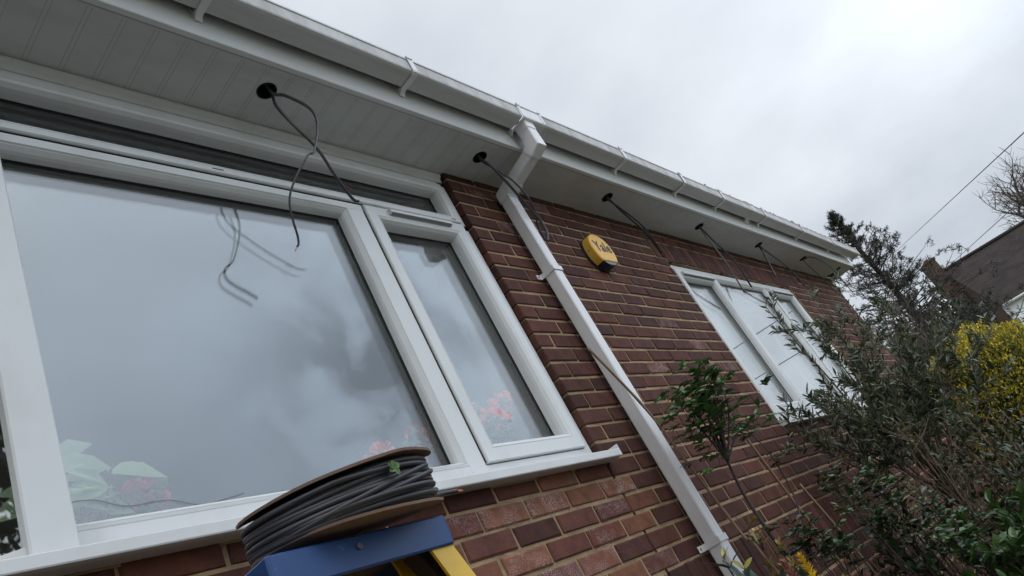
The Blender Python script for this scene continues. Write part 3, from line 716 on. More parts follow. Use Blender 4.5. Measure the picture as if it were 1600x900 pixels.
# ---------------------------------------------------------------- step ladder
ld = thing('step_ladder', 'step ladder with blue plastic top and yellow fibreglass rails below the big window', 'ladder', (.635, -.62, GZ))
b = MB(); b.box(.492, .770, -.745, -.500, .236, .248, .004)
b.box(.490, .770, -.750, -.7435, .205, .2478, .0025); b.box(.490, .770, -.506, -.4995, .205, .2475, .0025)
b.box(.4875, .495, -.7495, -.501, .190, .2475, .0025); b.box(.766, .7725, -.7495, -.501, .214, .2475, .0025)
b.build('top_cap', M['blue'], ld)
for q in ((.613, -.7512, .232), (.4985, -.735, .20)): b = MB(); b.tube([(q[0], q[1]+.002, q[2]), (q[0], q[1]-.002, q[2])], .004, 12, sm=False); b.build('rivet', M['spacer'], ld)
def rail(x0, y0, x1, y1, sx, name='rail'):
    b = MB(); z0 = .236; z1 = GZ; w_, d_, t_ = .040, .075, .005
    def sect(x, y, z):
        return [(x, y, z), (x+sx*w_, y, z), (x+sx*w_, y+t_, z), (x+sx*t_, y+t_, z), (x+sx*t_, y+d_-t_, z), (x+sx*w_, y+d_-t_, z), (x+sx*w_, y+d_, z), (x, y+d_, z)]
    v = len(b.v); b.v += sect(x0, y0, z0)+sect(x1, y1, z1)
    for j in range(8): l = (j+1) % 8; b.face([v+j, v+l, v+8+l, v+8+j])
    b.face([v+j for j in range(8)]); b.face([v+8+j for j in range(8)])
    b.build(name, M['yellow'], ld)
rail(.765, -.738, .90, -1.12, -1); rail(.512, -.738, .40, -1.12, 1); rail(.745, -.572, .85, -.22, -1, 'rear_rail'); rail(.527, -.572, .44, -.22, 1, 'rear_rail')
for i in range(4):
    f_ = (i+.9)/4.9; z = .236+(GZ-.236)*f_; y = -.738-.382*f_; b = MB(); b.box(.515-.112*f_, .762+.135*f_, y-.01, y+.075, z, z+.025, .003)
    b.build('tread', M['yellow'], ld)
b = MB(); b.box(.512, .750, -.73, -.52, .2335, .2358); b.build('underside', M['black'], ld)
b = MB(); b.prism([(.715, .214), (.752, .214), (.752, .170), (.742, .168)], -.728, -.700, 'y'); b.build('hinge_bracket', M['black'], ld)
rebase(ld)

# ---------------------------------------------------------------- cable reel lying on the ladder
RC = Vector((.660, -.690, .2755)); Rm = Matrix.Translation(RC) @ Matrix.Rotation(rad(-3.5), 4, 'Y') @ Matrix.Rotation(rad(9.5), 4, 'X') @ Matrix.Diagonal((.865, .865, 1.06, 1))
rl = thing('cable_reel', 'cardboard reel of grey electric cable lying on the blue top of the ladder', 'cable reel', tuple(RC))
def flange(z, R, t, droop, name, warp=0, rise=0):
    b = MB(); n = 96; nr = 6
    rr = [R*(1+.008*math.sin(3*a+1)+.006*math.sin(7*a)+.004*rnd.uniform(-1, 1)) for a in [2*math.pi*i/n for i in range(n)]]
    def P(a, f_, r, top):
        x_ = math.cos(a)*r*f_; y_ = math.sin(a)*r*f_
        zz_ = z+droop*f_**3*(max(0, -math.cos(a)))+warp*f_**2*math.sin(2*a+.6)+rise*f_**2*max(0, math.sin(a+.5))+(t if top else 0)
        return (Rm @ Vector((x_, y_, zz_)))[:]
    fr = [.12, .4, .65, .82, .93, 1.0]
    for top in (0, 1):
        for i in range(n):
            for f_ in fr: b.v.append(P(2*math.pi*i/n, f_, rr[i], top))
    for i in range(n):
        j = (i+1) % n
        for k_ in range(nr-1):
            b.face([i*nr+k_, i*nr+k_+1, j*nr+k_+1, j*nr+k_], sm=False); o2 = n*nr; b.face([o2+i*nr+k_, o2+j*nr+k_, o2+j*nr+k_+1, o2+i*nr+k_+1])
        for k_ in (0, nr-1): b.face([i*nr+k_, j*nr+k_, n*nr+j*nr+k_, n*nr+i*nr+k_])
    b.build(name, M['card'], rl)
flange(-.006, .150, .0035, .004, 'bottom_flange', .003); flange(.058, .156, .0035, -.012, 'top_flange', .003, rise=.020)
b = MB(); b.tube([Rm @ Vector((0, 0, 0)), Rm @ Vector((0, 0, .058))], .05, 24); b.build('core', M['card'], rl)
b = MB(); pts = []; turns = 13
def zlim(a, f_): return .056 - .013*max(0, -math.cos(a))*f_
for layer, (R_, n_) in enumerate(((.126, 9), (.133, 9), (.1385, 7))):
    pts = []
    for i in range(n_*40+1):
        a = 2*math.pi*i/40+layer; f_ = i/(n_*40); zz_ = .003+(zlim(a, .8)-.006)*((f_ if layer % 2 == 0 else 1-f_)) + .0016*math.sin(a*1.3+layer*2)
        r_ = R_*(1+.07*max(0, -math.cos(a)))+.0012*math.sin(a*.77+layer)+.0012*math.sin(a*2.3+f_*9); pts.append(Rm @ Vector((r_*math.cos(a), r_*math.sin(a), max(.002, zz_))))
    b.tube(pts, .0052, 8, flat=.72)
for (a0, a1, z0, z1, R_) in ((3.0, 6.0, .004, .044, .1445), (3.6, 6.4, .008, .040, .1452), (3.0, 6.2, .012, .016, .1446), (2.8, 6.0, .046, .040, .1440)):
    pts = []
    for i in range(41):
        f_ = i/40; a = a0+(a1-a0)*f_; zz_ = z0+(z1-z0)*(f_*f_*(3-2*f_)); zz_ = min(zz_, zlim(a, .95)-.004)
        e = .010*(math.cos(math.pi*(f_-.5))-1)*1.0; e += .009*max(0, -math.cos(a)); pts.append(Rm @ Vector(((R_+e)*math.cos(a), (R_+e)*math.sin(a), zz_)))
    b.tube(pts, .0050, 8, flat=.72)
b.build('cable_windings', M['cable'], rl)
b = MB(); e0 = Rm @ Vector((.128, -.055, .006)); tail = smooth([Rm @ Vector((.118, -.085, .010)), e0, Vector((.845, -.690, .300)), Vector((.882, -.690, .2995))], 6); b.tube(tail, .0052, 8, flat=.7)
b.build('cable_tail', M['cable'], rl)
b = MB(); e = tail[-1]
for k_ in (-1, 0, 1): b.tube([e, e+Vector((.006, 0, -.0005+k_*.001)), e+Vector((.013, k_*.001, -.001+k_*.0015))], .0011, 6)
b.build('copper_core', M['copper'], rl)
rebase(rl)
lf = MB(); pc = Rm @ Vector((-.02, -.155, .038))
for a in (-50, 0, 50, 110, 200): 
    d = Vector((math.cos(rad(a+90)), -.25, math.sin(rad(a+90)))); lf.leaf(pc, d, (0, -1, .2), .011, .010, (.10, .19, .04, 1), shape=((0, .3), (.35, 1), (.7, .7), (1, 0)))
o = lf.build('fallen_leaf', M['leaf']); tag(o, 'small green lobed leaf stuck on the cable windings of the reel', 'leaf')

# ---------------------------------------------------------------- indoor plants on the window board
def pot(root, x, y, z, r):
    b = MB(); n = 20; v = 0
    for rr_, zz_ in ((r*.7, z), (r*.95, z+r*1.5), (r*1.08, z+r*1.5), (r*1.08, z+r*1.8), (r*.9, z+r*1.8), (r*.85, z+r*1.6)):
        for i in range(n): b.v.append((x+rr_*math.cos(2*math.pi*i/n), y+rr_*math.sin(2*math.pi*i/n), zz_))
    for k_ in range(5):
        for i in range(n): j = (i+1) % n; b.face([k_*n+i, k_*n+j, (k_+1)*n+j, (k_+1)*n+i], sm=True)
    b.face([5*n+i for i in range(n)]); b.face([i for i in range(n)][::-1]); b.build('pot', M['pot'], root)
def indoor(label, x, y, flower, fcol, nst, spread, h, leafc, ll, lw_, nfl=5):
    r_ = thing('potted_plant', label, 'plant', (x, y, .60), 'potted plants inside the wide window'); pot(r_, x, y, .60, .055)
    st = MB(); lv = MB(); fl = MB()
    for i in range(nst):
        a = rnd.uniform(0, 6.28); top = Vector((x+math.cos(a)*spread*rnd.uniform(.3, 1), min(y+math.sin(a)*spread*.5, .30), .72+h*rnd.uniform(.4, 1)))
        top.y = max(top.y, .13)
        P = smooth([(x, y, .68), lerp3((x, y, .70), top, .5), top], 5); st.tube(P, .003, 6)
        for k_ in range(7):
            p_ = P[rnd.randrange(len(P)//2, len(P))]; a2 = rnd.uniform(0, 6.28); d = Vector((math.cos(a2), math.sin(a2)*.6-.2, rnd.uniform(-.3, .4)))
            kk = rnd.uniform(.8, 1.2); lv.leaf(p_, d, (rnd.uniform(-.4, .4), -1, .5), ll*rnd.uniform(.7, 1.2), lw_, (*[q*kk for q in leafc], 1), curl=.3)
        if flower and i < nfl:
            for k_ in range(26):
                d = Vector((rnd.gauss(0, 1), rnd.gauss(0, 1)-.4, rnd.gauss(0, 1))).normalized(); kk = rnd.uniform(.7, 1.2)
                fl.leaf(top+d*.02, d+Vector((0, 0, .3)), (rnd.uniform(-1, 1), -1, .5), .026, .026, (*[q*kk for q in fcol], 1), shape=((0, .3), (.5, 1), (.85, .9), (1, 0)))
    st.build('stem', M['twig'], r_); lv.build('foliage', M['leaf' if flower else 'pale'], r_)
    if flower: fl.build('flower_head', M['petal'], r_)
    rebase(r_)
indoor('geranium with coral red blooms behind the narrow side casement', 2.16, .24, True, (1.0, .20, .07), 11, .20, .26, (.10, .20, .09), .06, .055, 11)
indoor('pink flowered plant behind the right end of the big pane', 1.72, .22, True, (1.0, .26, .16), 9, .17, .15, (.12, .2, .1), .05, .045, 6)
indoor('plant with large pointed pale green leaves behind the left end of the big pane', .76, .22, False, None, 4, .12, .24, (.60, .72, .50), .12, .065)
indoor('low plant with small dull red flowers at the left foot of the big pane', .86, .30, True, (.7, .08, .08), 7, .13, .10, (.12, .2, .1), .05, .045, 5)
b = MB(); b.tube(smooth([(.61, .10, .735), (.70, .10, .738), (.77, .10, .712), (.86, .10, .712), (.94, .10, .688), (1.05, .10, .70)], 6), .0016, 6)
o = b.build('thin_wire', M['wire']); tag(o, 'thin black wire trailing along the inside foot of the big pane', 'wire')

# ---------------------------------------------------------------- plants outside
def rv(s_=1.): return Vector((rnd.gauss(0, 1), rnd.gauss(0, 1), rnd.gauss(0, 1)))*s_
def twigs(wd, lv, P, r0, nt_, tl, leaf, seg=5, start=.3, up=.4, droop=0, twr=.0022, sub=0, subn=3):
    """side twigs along a stem P; leaf(lv, point, dir) is called along each"""
    for k_ in range(nt_):
        f_ = start+(1-start)*(k_+rnd.random())/nt_; i = min(len(P)-2, int(f_*(len(P)-1))); p_ = P[i]; d0 = (P[i+1]-P[i]).normalized()
        d = (d0*.7+rv(.55)+Vector((0, 0, up))).normalized(); L_ = tl*rnd.uniform(.5, 1.25); Q = [p_]
        for s_ in range(seg): d = (d+rv(.10)+Vector((0, 0, .06-droop))).normalized(); Q.append(Q[-1]+d*(L_/seg))
        wd.tube(Q, [twr*(1-.6*s_/seg) for s_ in range(seg+1)], 5)
        if sub: twigs(wd, lv, Q, r0, subn, tl*.55, leaf, seg=4, start=.25, up=up*.6, twr=twr*.7, sub=sub-1)
        leaf(lv, Q)
def olive_leaf(lv, Q):
    for i in range(1, len(Q)):
        d0 = (Q[i]-Q[i-1]).normalized(); s_ = d0.orthogonal().normalized()
        for k_ in range(4):
            a = rnd.uniform(0, 6.28); dd = Matrix.Rotation(a, 3, d0) @ s_; d = (d0*.8+dd*.8).normalized(); p_ = Q[i-1].lerp(Q[i], rnd.random())
            u = rnd.random(); c = (.045, .064, .026) if u < .66 else ((.17, .19, .15) if u < .90 else (.11, .115, .03)); kk = rnd.uniform(.7, 1.3)
            lv.leaf(p_, d, rv()+Vector((0, 0, 1)), rnd.uniform(.034, .062), rnd.uniform(.008, .014), (*[q*kk for q in c], 1), shape=((0, .1), (.35, .95), (.7, .8), (1, 0)), fold=.15, curl=rnd.uniform(-.1, .25))
# olive
ol = thing('olive_tree', 'grey-green olive tree growing against the brick wall in front of the second window', 'tree', (4.85, -.50, GZ))
wd = MB(); lv = MB(); base = Vector((4.85, -.50, GZ))
tips = [(4.42, -.34, 1.18), (4.55, -.45, .95), (4.62, -.55, .72), (4.80, -.62, .98), (4.95, -.5, 1.22), (5.15, -.62, 1.26), (5.05, -.8, .92), (5.35, -.7, .95), (5.3, -1.0, .62),
        (5.65, -.75, .95), (4.78, -.75, .55), (5.0, -.85, .52), (5.5, -1.0, .45), (4.6, -.35, .40), (5.25, -.45, .8), (4.9, -.4, .75), (5.6, -.5, 1.0), (5.2, -.75, .62), (4.70,-.5,.48), (4.5,-.42,.33), (4.68,-.5,.26), (4.9,-.5,.36), (5.1,-.5,.30), (5.3,-.6,.34), (4.8,-.6,.42), (5.0,-.7,.2), (5.2,-.8,.42), (5.0, -.45, 1.0), (4.85, -.5, .85), (4.02, -.20, .44), (4.2, -.42, .44), (4.38, -.30, .52), (4.12, -.45, .34), (4.3, -.5, .32), (4.05, -.2, .36)]
fork = Vector((4.80, -.46, -.10)); wd.tube(smooth([base, (4.87, -.47, -.7), fork], 6), [.03-.012*i/12 for i in range(13)], 9)
for i, tp in enumerate(tips):
    tp = Vector(tp); f0 = fork.lerp(base, rnd.uniform(0, .25)); mid = f0.lerp(tp, .5)+Vector((rnd.uniform(-.06, .06), rnd.uniform(-.05, .05), -.03)); P = smooth([f0, mid, tp], 8)
    P = [p_+rv(.004) for p_ in P]; wd.tube(P, [.009-.007*k_/(len(P)-1) for k_ in range(len(P))], 6)
    thin = tp.z > .70; twigs(wd, lv, P, .004, 4 if thin else 7, .17 if thin else .22, olive_leaf, start=.55, up=.35, sub=1, subn=1 if thin else 2); olive_leaf(lv, P[-6:])
wd.build('trunk', M['bark'], ol); lv.build('crown', M['leaf'], ol); rebase(ol)

# bare twiggy shrubs at the foot of the olive
def sparse(lv, Q):
    if rnd.random() < .35:
        for i in range(2): lv.leaf(Q[-1], rv(), (0, 0, 1), .024, .010, (.10, .11, .035, 1))
def bare_shrub(label, cx, cy, w_, d_, z0, z1, n):
    bs = thing('bare_shrub', label, 'shrub', (cx, cy, GZ)); wd = MB(); lv = MB()
    for i in range(n):
        tp = Vector((cx+rnd.uniform(-w_, w_), cy+rnd.uniform(-d_, d_), rnd.uniform(z0, z1)))
        f0 = Vector((cx+rnd.uniform(-.1, .1), cy+rnd.uniform(-.1, .1), GZ)); P = smooth([f0, f0.lerp(tp, .5)+rv(.06), tp], 8); P = [p_+rv(.006) for p_ in P]; wd.tube(P, [.007-.0055*k_/16 for k_ in range(17)], 5)
        twigs(wd, lv, P, .003, 9, .24, sparse, start=.35, up=.1, sub=1, subn=3, twr=.0020)
    wd.build('branches', M['twig'], bs); lv.build('foliage', M['leaf'], bs); rebase(bs)
bare_shrub('tangled shrub of bare tan twigs with sparse leaves at the foot of the olive', 4.9, -.55, .6, .33, -.2, .50, 22)
bare_shrub('lower bare twiggy shrub against the wall left of the olive trunk', 4.15, -.42, .42, .28, -.35, .35, 20)

# rose by the downpipe
def rose_leaf(c0, L0=.035):
    def f(lv, Q):
        for i in range(1, len(Q)):
            for k_ in range(2):
                p_ = Q[i]; a = rv(); a.z = abs(a.z)*.3; d = (a.normalized()+Vector((0, 0, .1))).normalized(); side = d.cross(Vector((0, 0, 1))).normalized()
                u = rnd.random(); c = c0 if u < .7 else tuple(q*1.9 for q in c0); kk = rnd.uniform(.7, 1.35)
                for (o_, dr) in ((0, d), (.4, (d+side).normalized()), (.4, (d-side).normalized()), (.9, (d*.4+side).normalized()), (.9, (d*.4-side).normalized())):
                    lv.leaf(p_+d*(L0*(1.2-o_*.5)), dr, (rnd.uniform(-.4, .4), rnd.uniform(-.8, .1), 1), L0*rnd.uniform(.8, 1.2), L0*.66, (*[q*kk for q in c], 1), shape=((0, .3), (.25, .85), (.6, 1), (.85, .6), (1, 0)), curl=.25)
    return f
rs = thing('rose_bush', 'leggy rose with one leafy head beside the downpipe', 'rose', (3.05, -.30, GZ)); wd = MB(); lv = MB()
main = smooth([(3.05, -.30, GZ), (2.97, -.28, -.6), (2.86, -.26, -.12), (2.84, -.25, .18), (2.86, -.26, .36), (2.84, -.30, .54)], 8)
wd.tube(main, [.011-.007*k_/(len(main)-1) for k_ in range(len(main))], 8)
rl_ = rose_leaf((.042, .095, .026), .038)
for tp in ((2.78, -.34, .54), (2.72, -.30, .64), (2.88, -.32, .68), (2.98, -.34, .57), (2.95, -.28, .47), (2.74, -.31, .42), (3.08, -.34, .46), (2.85, -.38, .60), (2.66, -.30, .52), (2.98, -.36, .68)):
    P = smooth([main[-9], main[-5].lerp(Vector(tp), .4)+rv(.015), tp], 6); wd.tube(P, [.005-.003*k_/(len(P)-1) for k_ in range(len(P))], 6); twigs(wd, lv, P, .003, 4, .13, rl_, seg=2, start=.4, up=.2)
P = smooth([(2.92, -.27, -.05), (3.12, -.30, .10), (3.14, -.32, .32), (3.12, -.30, .46)], 6); wd.tube(P, [.006-.004*k_/(len(P)-1) for k_ in range(len(P))], 6); twigs(wd, lv, P, .003, 3, .10, rose_leaf((.045, .07, .05), .022), seg=3, start=.2)
wd.build('stem', M['stem'], rs); lv.build('foliage', M['gloss'], rs); rebase(rs)

def leafy(name, label, cat, base, tips, lf_, r0=.005, nt_=4, tl=.12, mat_='gloss', wm='stem', seg=3, start=.6, grp=None):
    r_ = thing(name, label, cat, base, grp); wd = MB(); lv = MB(); B = Vector(base)
    for tp in tips:
        tp = Vector(tp); P = smooth([B+rv(.02), B.lerp(tp, .55)+rv(.03), tp], 7); wd.tube(P, [r0-(r0*.65)*k_/(len(P)-1) for k_ in range(len(P))], 6); twigs(wd, lv, P, .003, nt_, tl, lf_, seg=seg, start=start, up=.2)
    wd.build('stem', M[wm], r_); lv.build('foliage', M[mat_], r_); rebase(r_); return r_
leafy('rose_bush', 'dark green rose clump low on the wall between the two canes', 'rose', (3.15, -.42, GZ), [(2.74, -.38, .02), (2.80, -.36, .0), (2.86, -.40, -.06), (2.95, -.36, -.02), (3.0, -.4, -.1)], rose_leaf((.022, .045, .016), .03), start=.9, nt_=3)
leafy('rose_bush', 'straggly rose spray with yellowish tips left of the olive trunk', 'rose', (3.75, -.50, GZ), [(3.16, -.45, .12), (3.30, -.43, .03), (3.5, -.50, .03), (3.40, -.46, -.10), (3.62, -.5, -.02), (3.45, -.5, .10)], rose_leaf((.03, .055, .016), .03), nt_=3, start=.9)
leafy('rose_bush', 'leafy rose shoots at the bottom edge right of the airbrick', 'rose', (3.9, -.62, GZ), [(3.35, -.62, -.26), (3.5, -.6, -.20), (3.62, -.66, -.28), (3.8, -.7, -.25), (3.45, -.68, -.34), (3.7, -.55, -.15)], rose_leaf((.03, .06, .02), .03), nt_=3, start=.88)
def long_leaf(c0, L0, W0, n=3, tipc=None):
    def f(lv, Q):
        for i in range(1, len(Q)):
            d0 = (Q[i]-Q[i-1]).normalized()
            for k_ in range(n):
                dd = Matrix.Rotation(rnd.uniform(0, 6.28), 3, d0) @ d0.orthogonal().normalized(); kk = rnd.uniform(.75, 1.3); last = tipc and i == len(Q)-1
                c = tipc if last else c0
                lv.leaf(Q[i], (d0*.9+dd*.8), d0+rv(.2), L0*(.5 if last else rnd.uniform(.75, 1.15)), W0*(.6 if last else 1), (*[q*kk for q in c], 1), shape=((0, .15), (.25, .75), (.55, 1), (.8, .7), (1, 0)), curl=.2)
    return f
leafy('evergreen_shrub', 'evergreen shrub with long grey-green leaves in front of the foot of the downpipe', 'shrub', (2.35, -.42, GZ), [(2.22, -.345, .05), (2.16, -.36, -.06), (2.33, -.40, -.02), (2.28, -.42, -.12), (2.42, -.45, -.10)], long_leaf((.05, .075, .05), .085, .026, 3, (.26, .24, .05)), nt_=3, tl=.09, seg=2, start=.86)
leafy('evergreen_shrub', 'thin shrub with small bronze yellow shoot tips between downpipe and rose', 'shrub', (2.62, -.33, GZ), [(2.56, -.30, .16), (2.62, -.33, .05), (2.50, -.34, .0), (2.68, -.30, .10)], long_leaf((.20, .17, .04), .032, .011, 3, (.35, .22, .04)), nt_=4, tl=.08, seg=3, start=.75)
# flower spikes
def spike(label, p, col, h):
    r_ = thing('flower_spike', label, 'flower', (p[0], p[1], GZ), 'upright flower spikes at the bottom edge'); b = MB(); b.tube(smooth([(p[0]+.05, p[1], GZ), (p[0]+.02, p[1], p[2]-.3), p], 6), .003, 6); b.build('stem', M['twig'], r_)
    lv = MB()
    for i in range(90):
        f_ = rnd.random(); a = rnd.uniform(0, 6.28); q = Vector((p[0]-.01*f_, p[1], p[2]-h+h*f_)); kk = rnd.uniform(.65, 1.25); lv.leaf(q, (math.cos(a)*(1.1-f_*.6), math.sin(a)*(1.1-f_*.6), .9), (0, 0, 1), .026*(1.2-f_*.5), .008, (*[c*kk for c in col], 1))
    lv.build('petals', M['petal'], r_); rebase(r_)
spike('bright yellow feathery spike at the bottom edge', (2.41, -.487, -.045), (.85, .62, .03), .10)
spike('faded pink feathery spike beside the yellow one', (2.35, -.46, -.035), (.42, .17, .14), .11)

# canes
for pts, lb in (([(2.645, -.100, 1.015), (2.749, -.13, .69), (2.75, -.165, .38), (2.744, -.20, .102), (2.725, -.24, -.073), (2.70, -.30, GZ)], 'brown cane leaning across the lower downpipe'),
                ([(3.262, -.216, .62), (3.27, -.235, .2), (3.279, -.262, -.216), (3.36, -.3, GZ)], 'tan cane standing alone between the rose stem and the airbrick'),
                ([(3.70, -.15, .20), (3.72, -.2, -.30), (3.75, -.25, GZ)], 'short thin cane in front of the soldier bricks')):
    b = MB(); P = smooth(pts, 8); b.tube(P, [.0055+.0009*(1 if i % 7 == 0 else 0) for i in range(len(P))], 8); o = b.build('garden_cane', M['cane']); tag(o, lb, 'cane', 'canes among the roses')

# laurel at the lower right
leafy('laurel_shrub', 'glossy mid green laurel shrub in the bottom right corner', 'shrub', (3.65, -.85, GZ),
    [(3.62+rnd.uniform(-.32, .45), -.72-rnd.uniform(-.12, .3), rnd.uniform(-.50, -.27)) for _ in range(30)], long_leaf((.045, .095, .024), .066, .027, 4), nt_=4, tl=.12, start=.75, r0=.006)
leafy('evergreen_shrub', 'looser dull green shrub rising behind the glossy laurel', 'shrub', (4.3, -.85, GZ),
    [(4.2+rnd.uniform(-.3, .5), -.62-rnd.uniform(-.05, .4), rnd.uniform(-.38, .12)) for _ in range(32)], long_leaf((.032, .045, .018), .045, .014, 4), nt_=6, tl=.17, start=.55, r0=.006, wm='twig')
leafy('evergreen_shrub', 'dark small leaved shrub filling the wall foot left of the laurel', 'shrub', (3.75, -.40, GZ),
    [(3.65+rnd.uniform(-.35, .4), -.34-rnd.uniform(-.1, .22), rnd.uniform(-.42, -.06)) for _ in range(24)], long_leaf((.026, .045, .018), .042, .019, 4), nt_=4, tl=.13, start=.7, r0=.005)

# golden conifer shrubs
def gold(label, cx, cy, ctop, R_, n, cols, base=GZ, sz=.05):
    r_ = thing('golden_shrub', label, 'shrub', (cx, cy, base)); lv = MB(); wd = MB(); wd.tube([(cx, cy, base), (cx, cy, ctop-.4)], [.06, .02], 8); H = ctop-base
    lobes = [(rv().normalized(), rnd.uniform(.08, .3)) for _ in range(26)]
    for i in range(n):
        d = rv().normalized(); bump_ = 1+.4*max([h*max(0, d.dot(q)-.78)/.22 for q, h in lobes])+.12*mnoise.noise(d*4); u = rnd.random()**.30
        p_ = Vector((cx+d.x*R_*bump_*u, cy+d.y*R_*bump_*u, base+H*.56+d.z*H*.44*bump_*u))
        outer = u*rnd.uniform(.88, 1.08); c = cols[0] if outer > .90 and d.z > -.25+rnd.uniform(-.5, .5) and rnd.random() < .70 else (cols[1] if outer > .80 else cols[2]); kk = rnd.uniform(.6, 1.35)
        dd = (d+Vector((0, 0, .7))+rv(.4)).normalized()
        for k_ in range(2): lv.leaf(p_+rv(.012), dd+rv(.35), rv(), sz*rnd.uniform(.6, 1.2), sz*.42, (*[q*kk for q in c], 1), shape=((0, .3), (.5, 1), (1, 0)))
    wd.build('trunk', M['darkbark'], r_); lv.build('crown', M['leaf'], r_); rebase(r_)
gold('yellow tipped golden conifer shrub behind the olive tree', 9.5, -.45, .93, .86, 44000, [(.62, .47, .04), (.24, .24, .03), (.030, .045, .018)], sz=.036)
gold('bright yellow-green rounded shrub at the right edge', 12.5, -.80, .36, .85, 14000, [(.48, .42, .02), (.22, .26, .02), (.05, .07, .02)])

# dark hedge mass behind the shrubs
def hedge(label, x0, x1, y0, y1, z1, n, c0, name='hedge', sz=.11):
    r_ = thing(name, label, 'hedge', ((x0+x1)/2, (y0+y1)/2, GZ)); lv = MB(); wd = MB()
    for i in range(6): x_ = x0+(x1-x0)*(i+.5)/6; wd.tube([(x_, (y0+y1)/2, GZ), (x_, (y0+y1)/2, z1-.3)], [.05, .02], 6)
    for i in range(n):
        x_ = rnd.uniform(x0, x1); y_ = rnd.uniform(y0, y1); top = z1+.35*mnoise.noise((x_*.8, y_*.8, 2))+.15*mnoise.noise((x_*3, y_*3, 5)); z_ = GZ+(top-GZ)*rnd.random()**.6
        kk = rnd.uniform(.6, 1.5); lv.leaf((x_, y_, z_), rv()+Vector((0, 0, .5)), rv(), sz*rnd.uniform(.6, 1.2), sz*.5, (*[q*kk for q in c0], 1))
    wd.build('trunk', M['darkbark'], r_); lv.build('foliage', M['leaf'], r_); rebase(r_)
hedge('dark clipped garden hedge running behind the golden shrubs', 14.5, 17.5, -6.5, 3.5, .45, 16000, (.035, .055, .02))

# far evergreen conifer
def conifer(label, x, y, ztop, zbase, spread, nb, col, tuft=.16, name='conifer_tree', lean=0, open_=1.):
    r_ = thing(name, label, 'tree', (x, y, zbase)); wd = MB(); lv = MB(); H = ztop-zbase
    wd.tube(smooth([(x, y, zbase), (x+.05, y, zbase+H*.5), (x, y, ztop)], 8), [.26*(1-i/16.)+.015 for i in range(17)], 8)
    for i in range(nb):
        f_ = (i+rnd.random())/nb; z_ = zbase+H*(.22+.78*f_); L_ = spread*(1-f_)**1.05*rnd.uniform(.55, 1.2)+.10; a = rnd.uniform(0, 6.28)
        d = Vector((math.cos(a), math.sin(a), -.05+.45*f_)); Q = [Vector((x, y, z_))]; k_n = 7
        for k_ in range(k_n): d = (d+rv(.10)+Vector((0, 0, .04))).normalized(); Q.append(Q[-1]+d*L_/k_n)
        wd.tube(Q, [.035*(1-f_*.6)*(1-.8*k_/k_n) for k_ in range(k_n+1)], 5)
        for k_ in range(2, k_n+1):
            if rnd.random() > open_: continue
            for s_ in range(max(2, int(3*(1-f_)+2))):
                c_ = Q[k_]+rv(.03+.11*(1-f_)); nd_ = 15; dd = (d+rv(.5)+Vector((0, 0, .5))).normalized(); kk = rnd.uniform(.6, 1.4)
                wd.tube([Q[k_], c_], .008, 4, cap=False)
                for q in range(nd_): lv.leaf(c_+dd*rnd.uniform(-.5, .5)*tuft, dd*.5+rv(.6), rv(), tuft*rnd.uniform(.5, .9), tuft*.10, (*[u*kk for u in col], 1), shape=((0, .6), (.5, 1), (1, 0)))
    for q in range(40): zq = ztop-rnd.random()*.7; lv.leaf((x, y, zq), Vector((rnd.gauss(0, .6), rnd.gauss(0, .6), .5)), rv(), .3*rnd.uniform(.5, 1), .04, (*col, 1))
    wd.build('trunk', M['darkbark'], r_); lv.build('crown', M['leaf'], r_); rebase(r_)
conifer('tall open dark conifer rising beyond the end of the house', 27.8, 1.85, 8.55, GZ, 4.3, 230, (.034, .038, .026), tuft=.17, open_=.62)
def crown_tree(label, x, y, z0, z1, R_, n, col, name='evergreen_tree', sz=.2):
    r_ = thing(name, label, 'tree', (x, y, GZ)); wd = MB(); lv = MB(); wd.tube([(x, y, GZ), (x, y, z0+.5)], [.25, .15], 8)
    cs_ = [(Vector((x+rnd.uniform(-.6, .6)*R_, y+rnd.uniform(-.6, .6)*R_, z0+(z1-z0)*rnd.uniform(.15, .8))), R_*rnd.uniform(.3, .5)) for _ in range(12)]
    for c_, rr_ in cs_:
        wd.tube(smooth([(x, y, z0), c_], 3), .05, 5)
        for i in range(n//12):
            d = rv().normalized(); p_ = c_+d*rr_*rnd.random()**.4; kk = rnd.uniform(.55, 1.45); lv.leaf(p_, d+rv(.5), rv(), sz*rnd.uniform(.6, 1.2), sz*.5, (*[q*kk for q in col], 1))
    wd.build('trunk', M['darkbark'], r_); lv.build('crown', M['leaf'], r_); rebase(r_)
crown_tree('dark rounded evergreen between the conifer and the neighbour chimney', 36, 3.1, 1.0, 4.6, 1.5, 8000, (.03, .045, .02), sz=.24)
crown_tree('low dark evergreen below the tall conifer', 31, 2.6, .6, 4.6, 2.6, 9000, (.032, .045, .022), sz=.22)

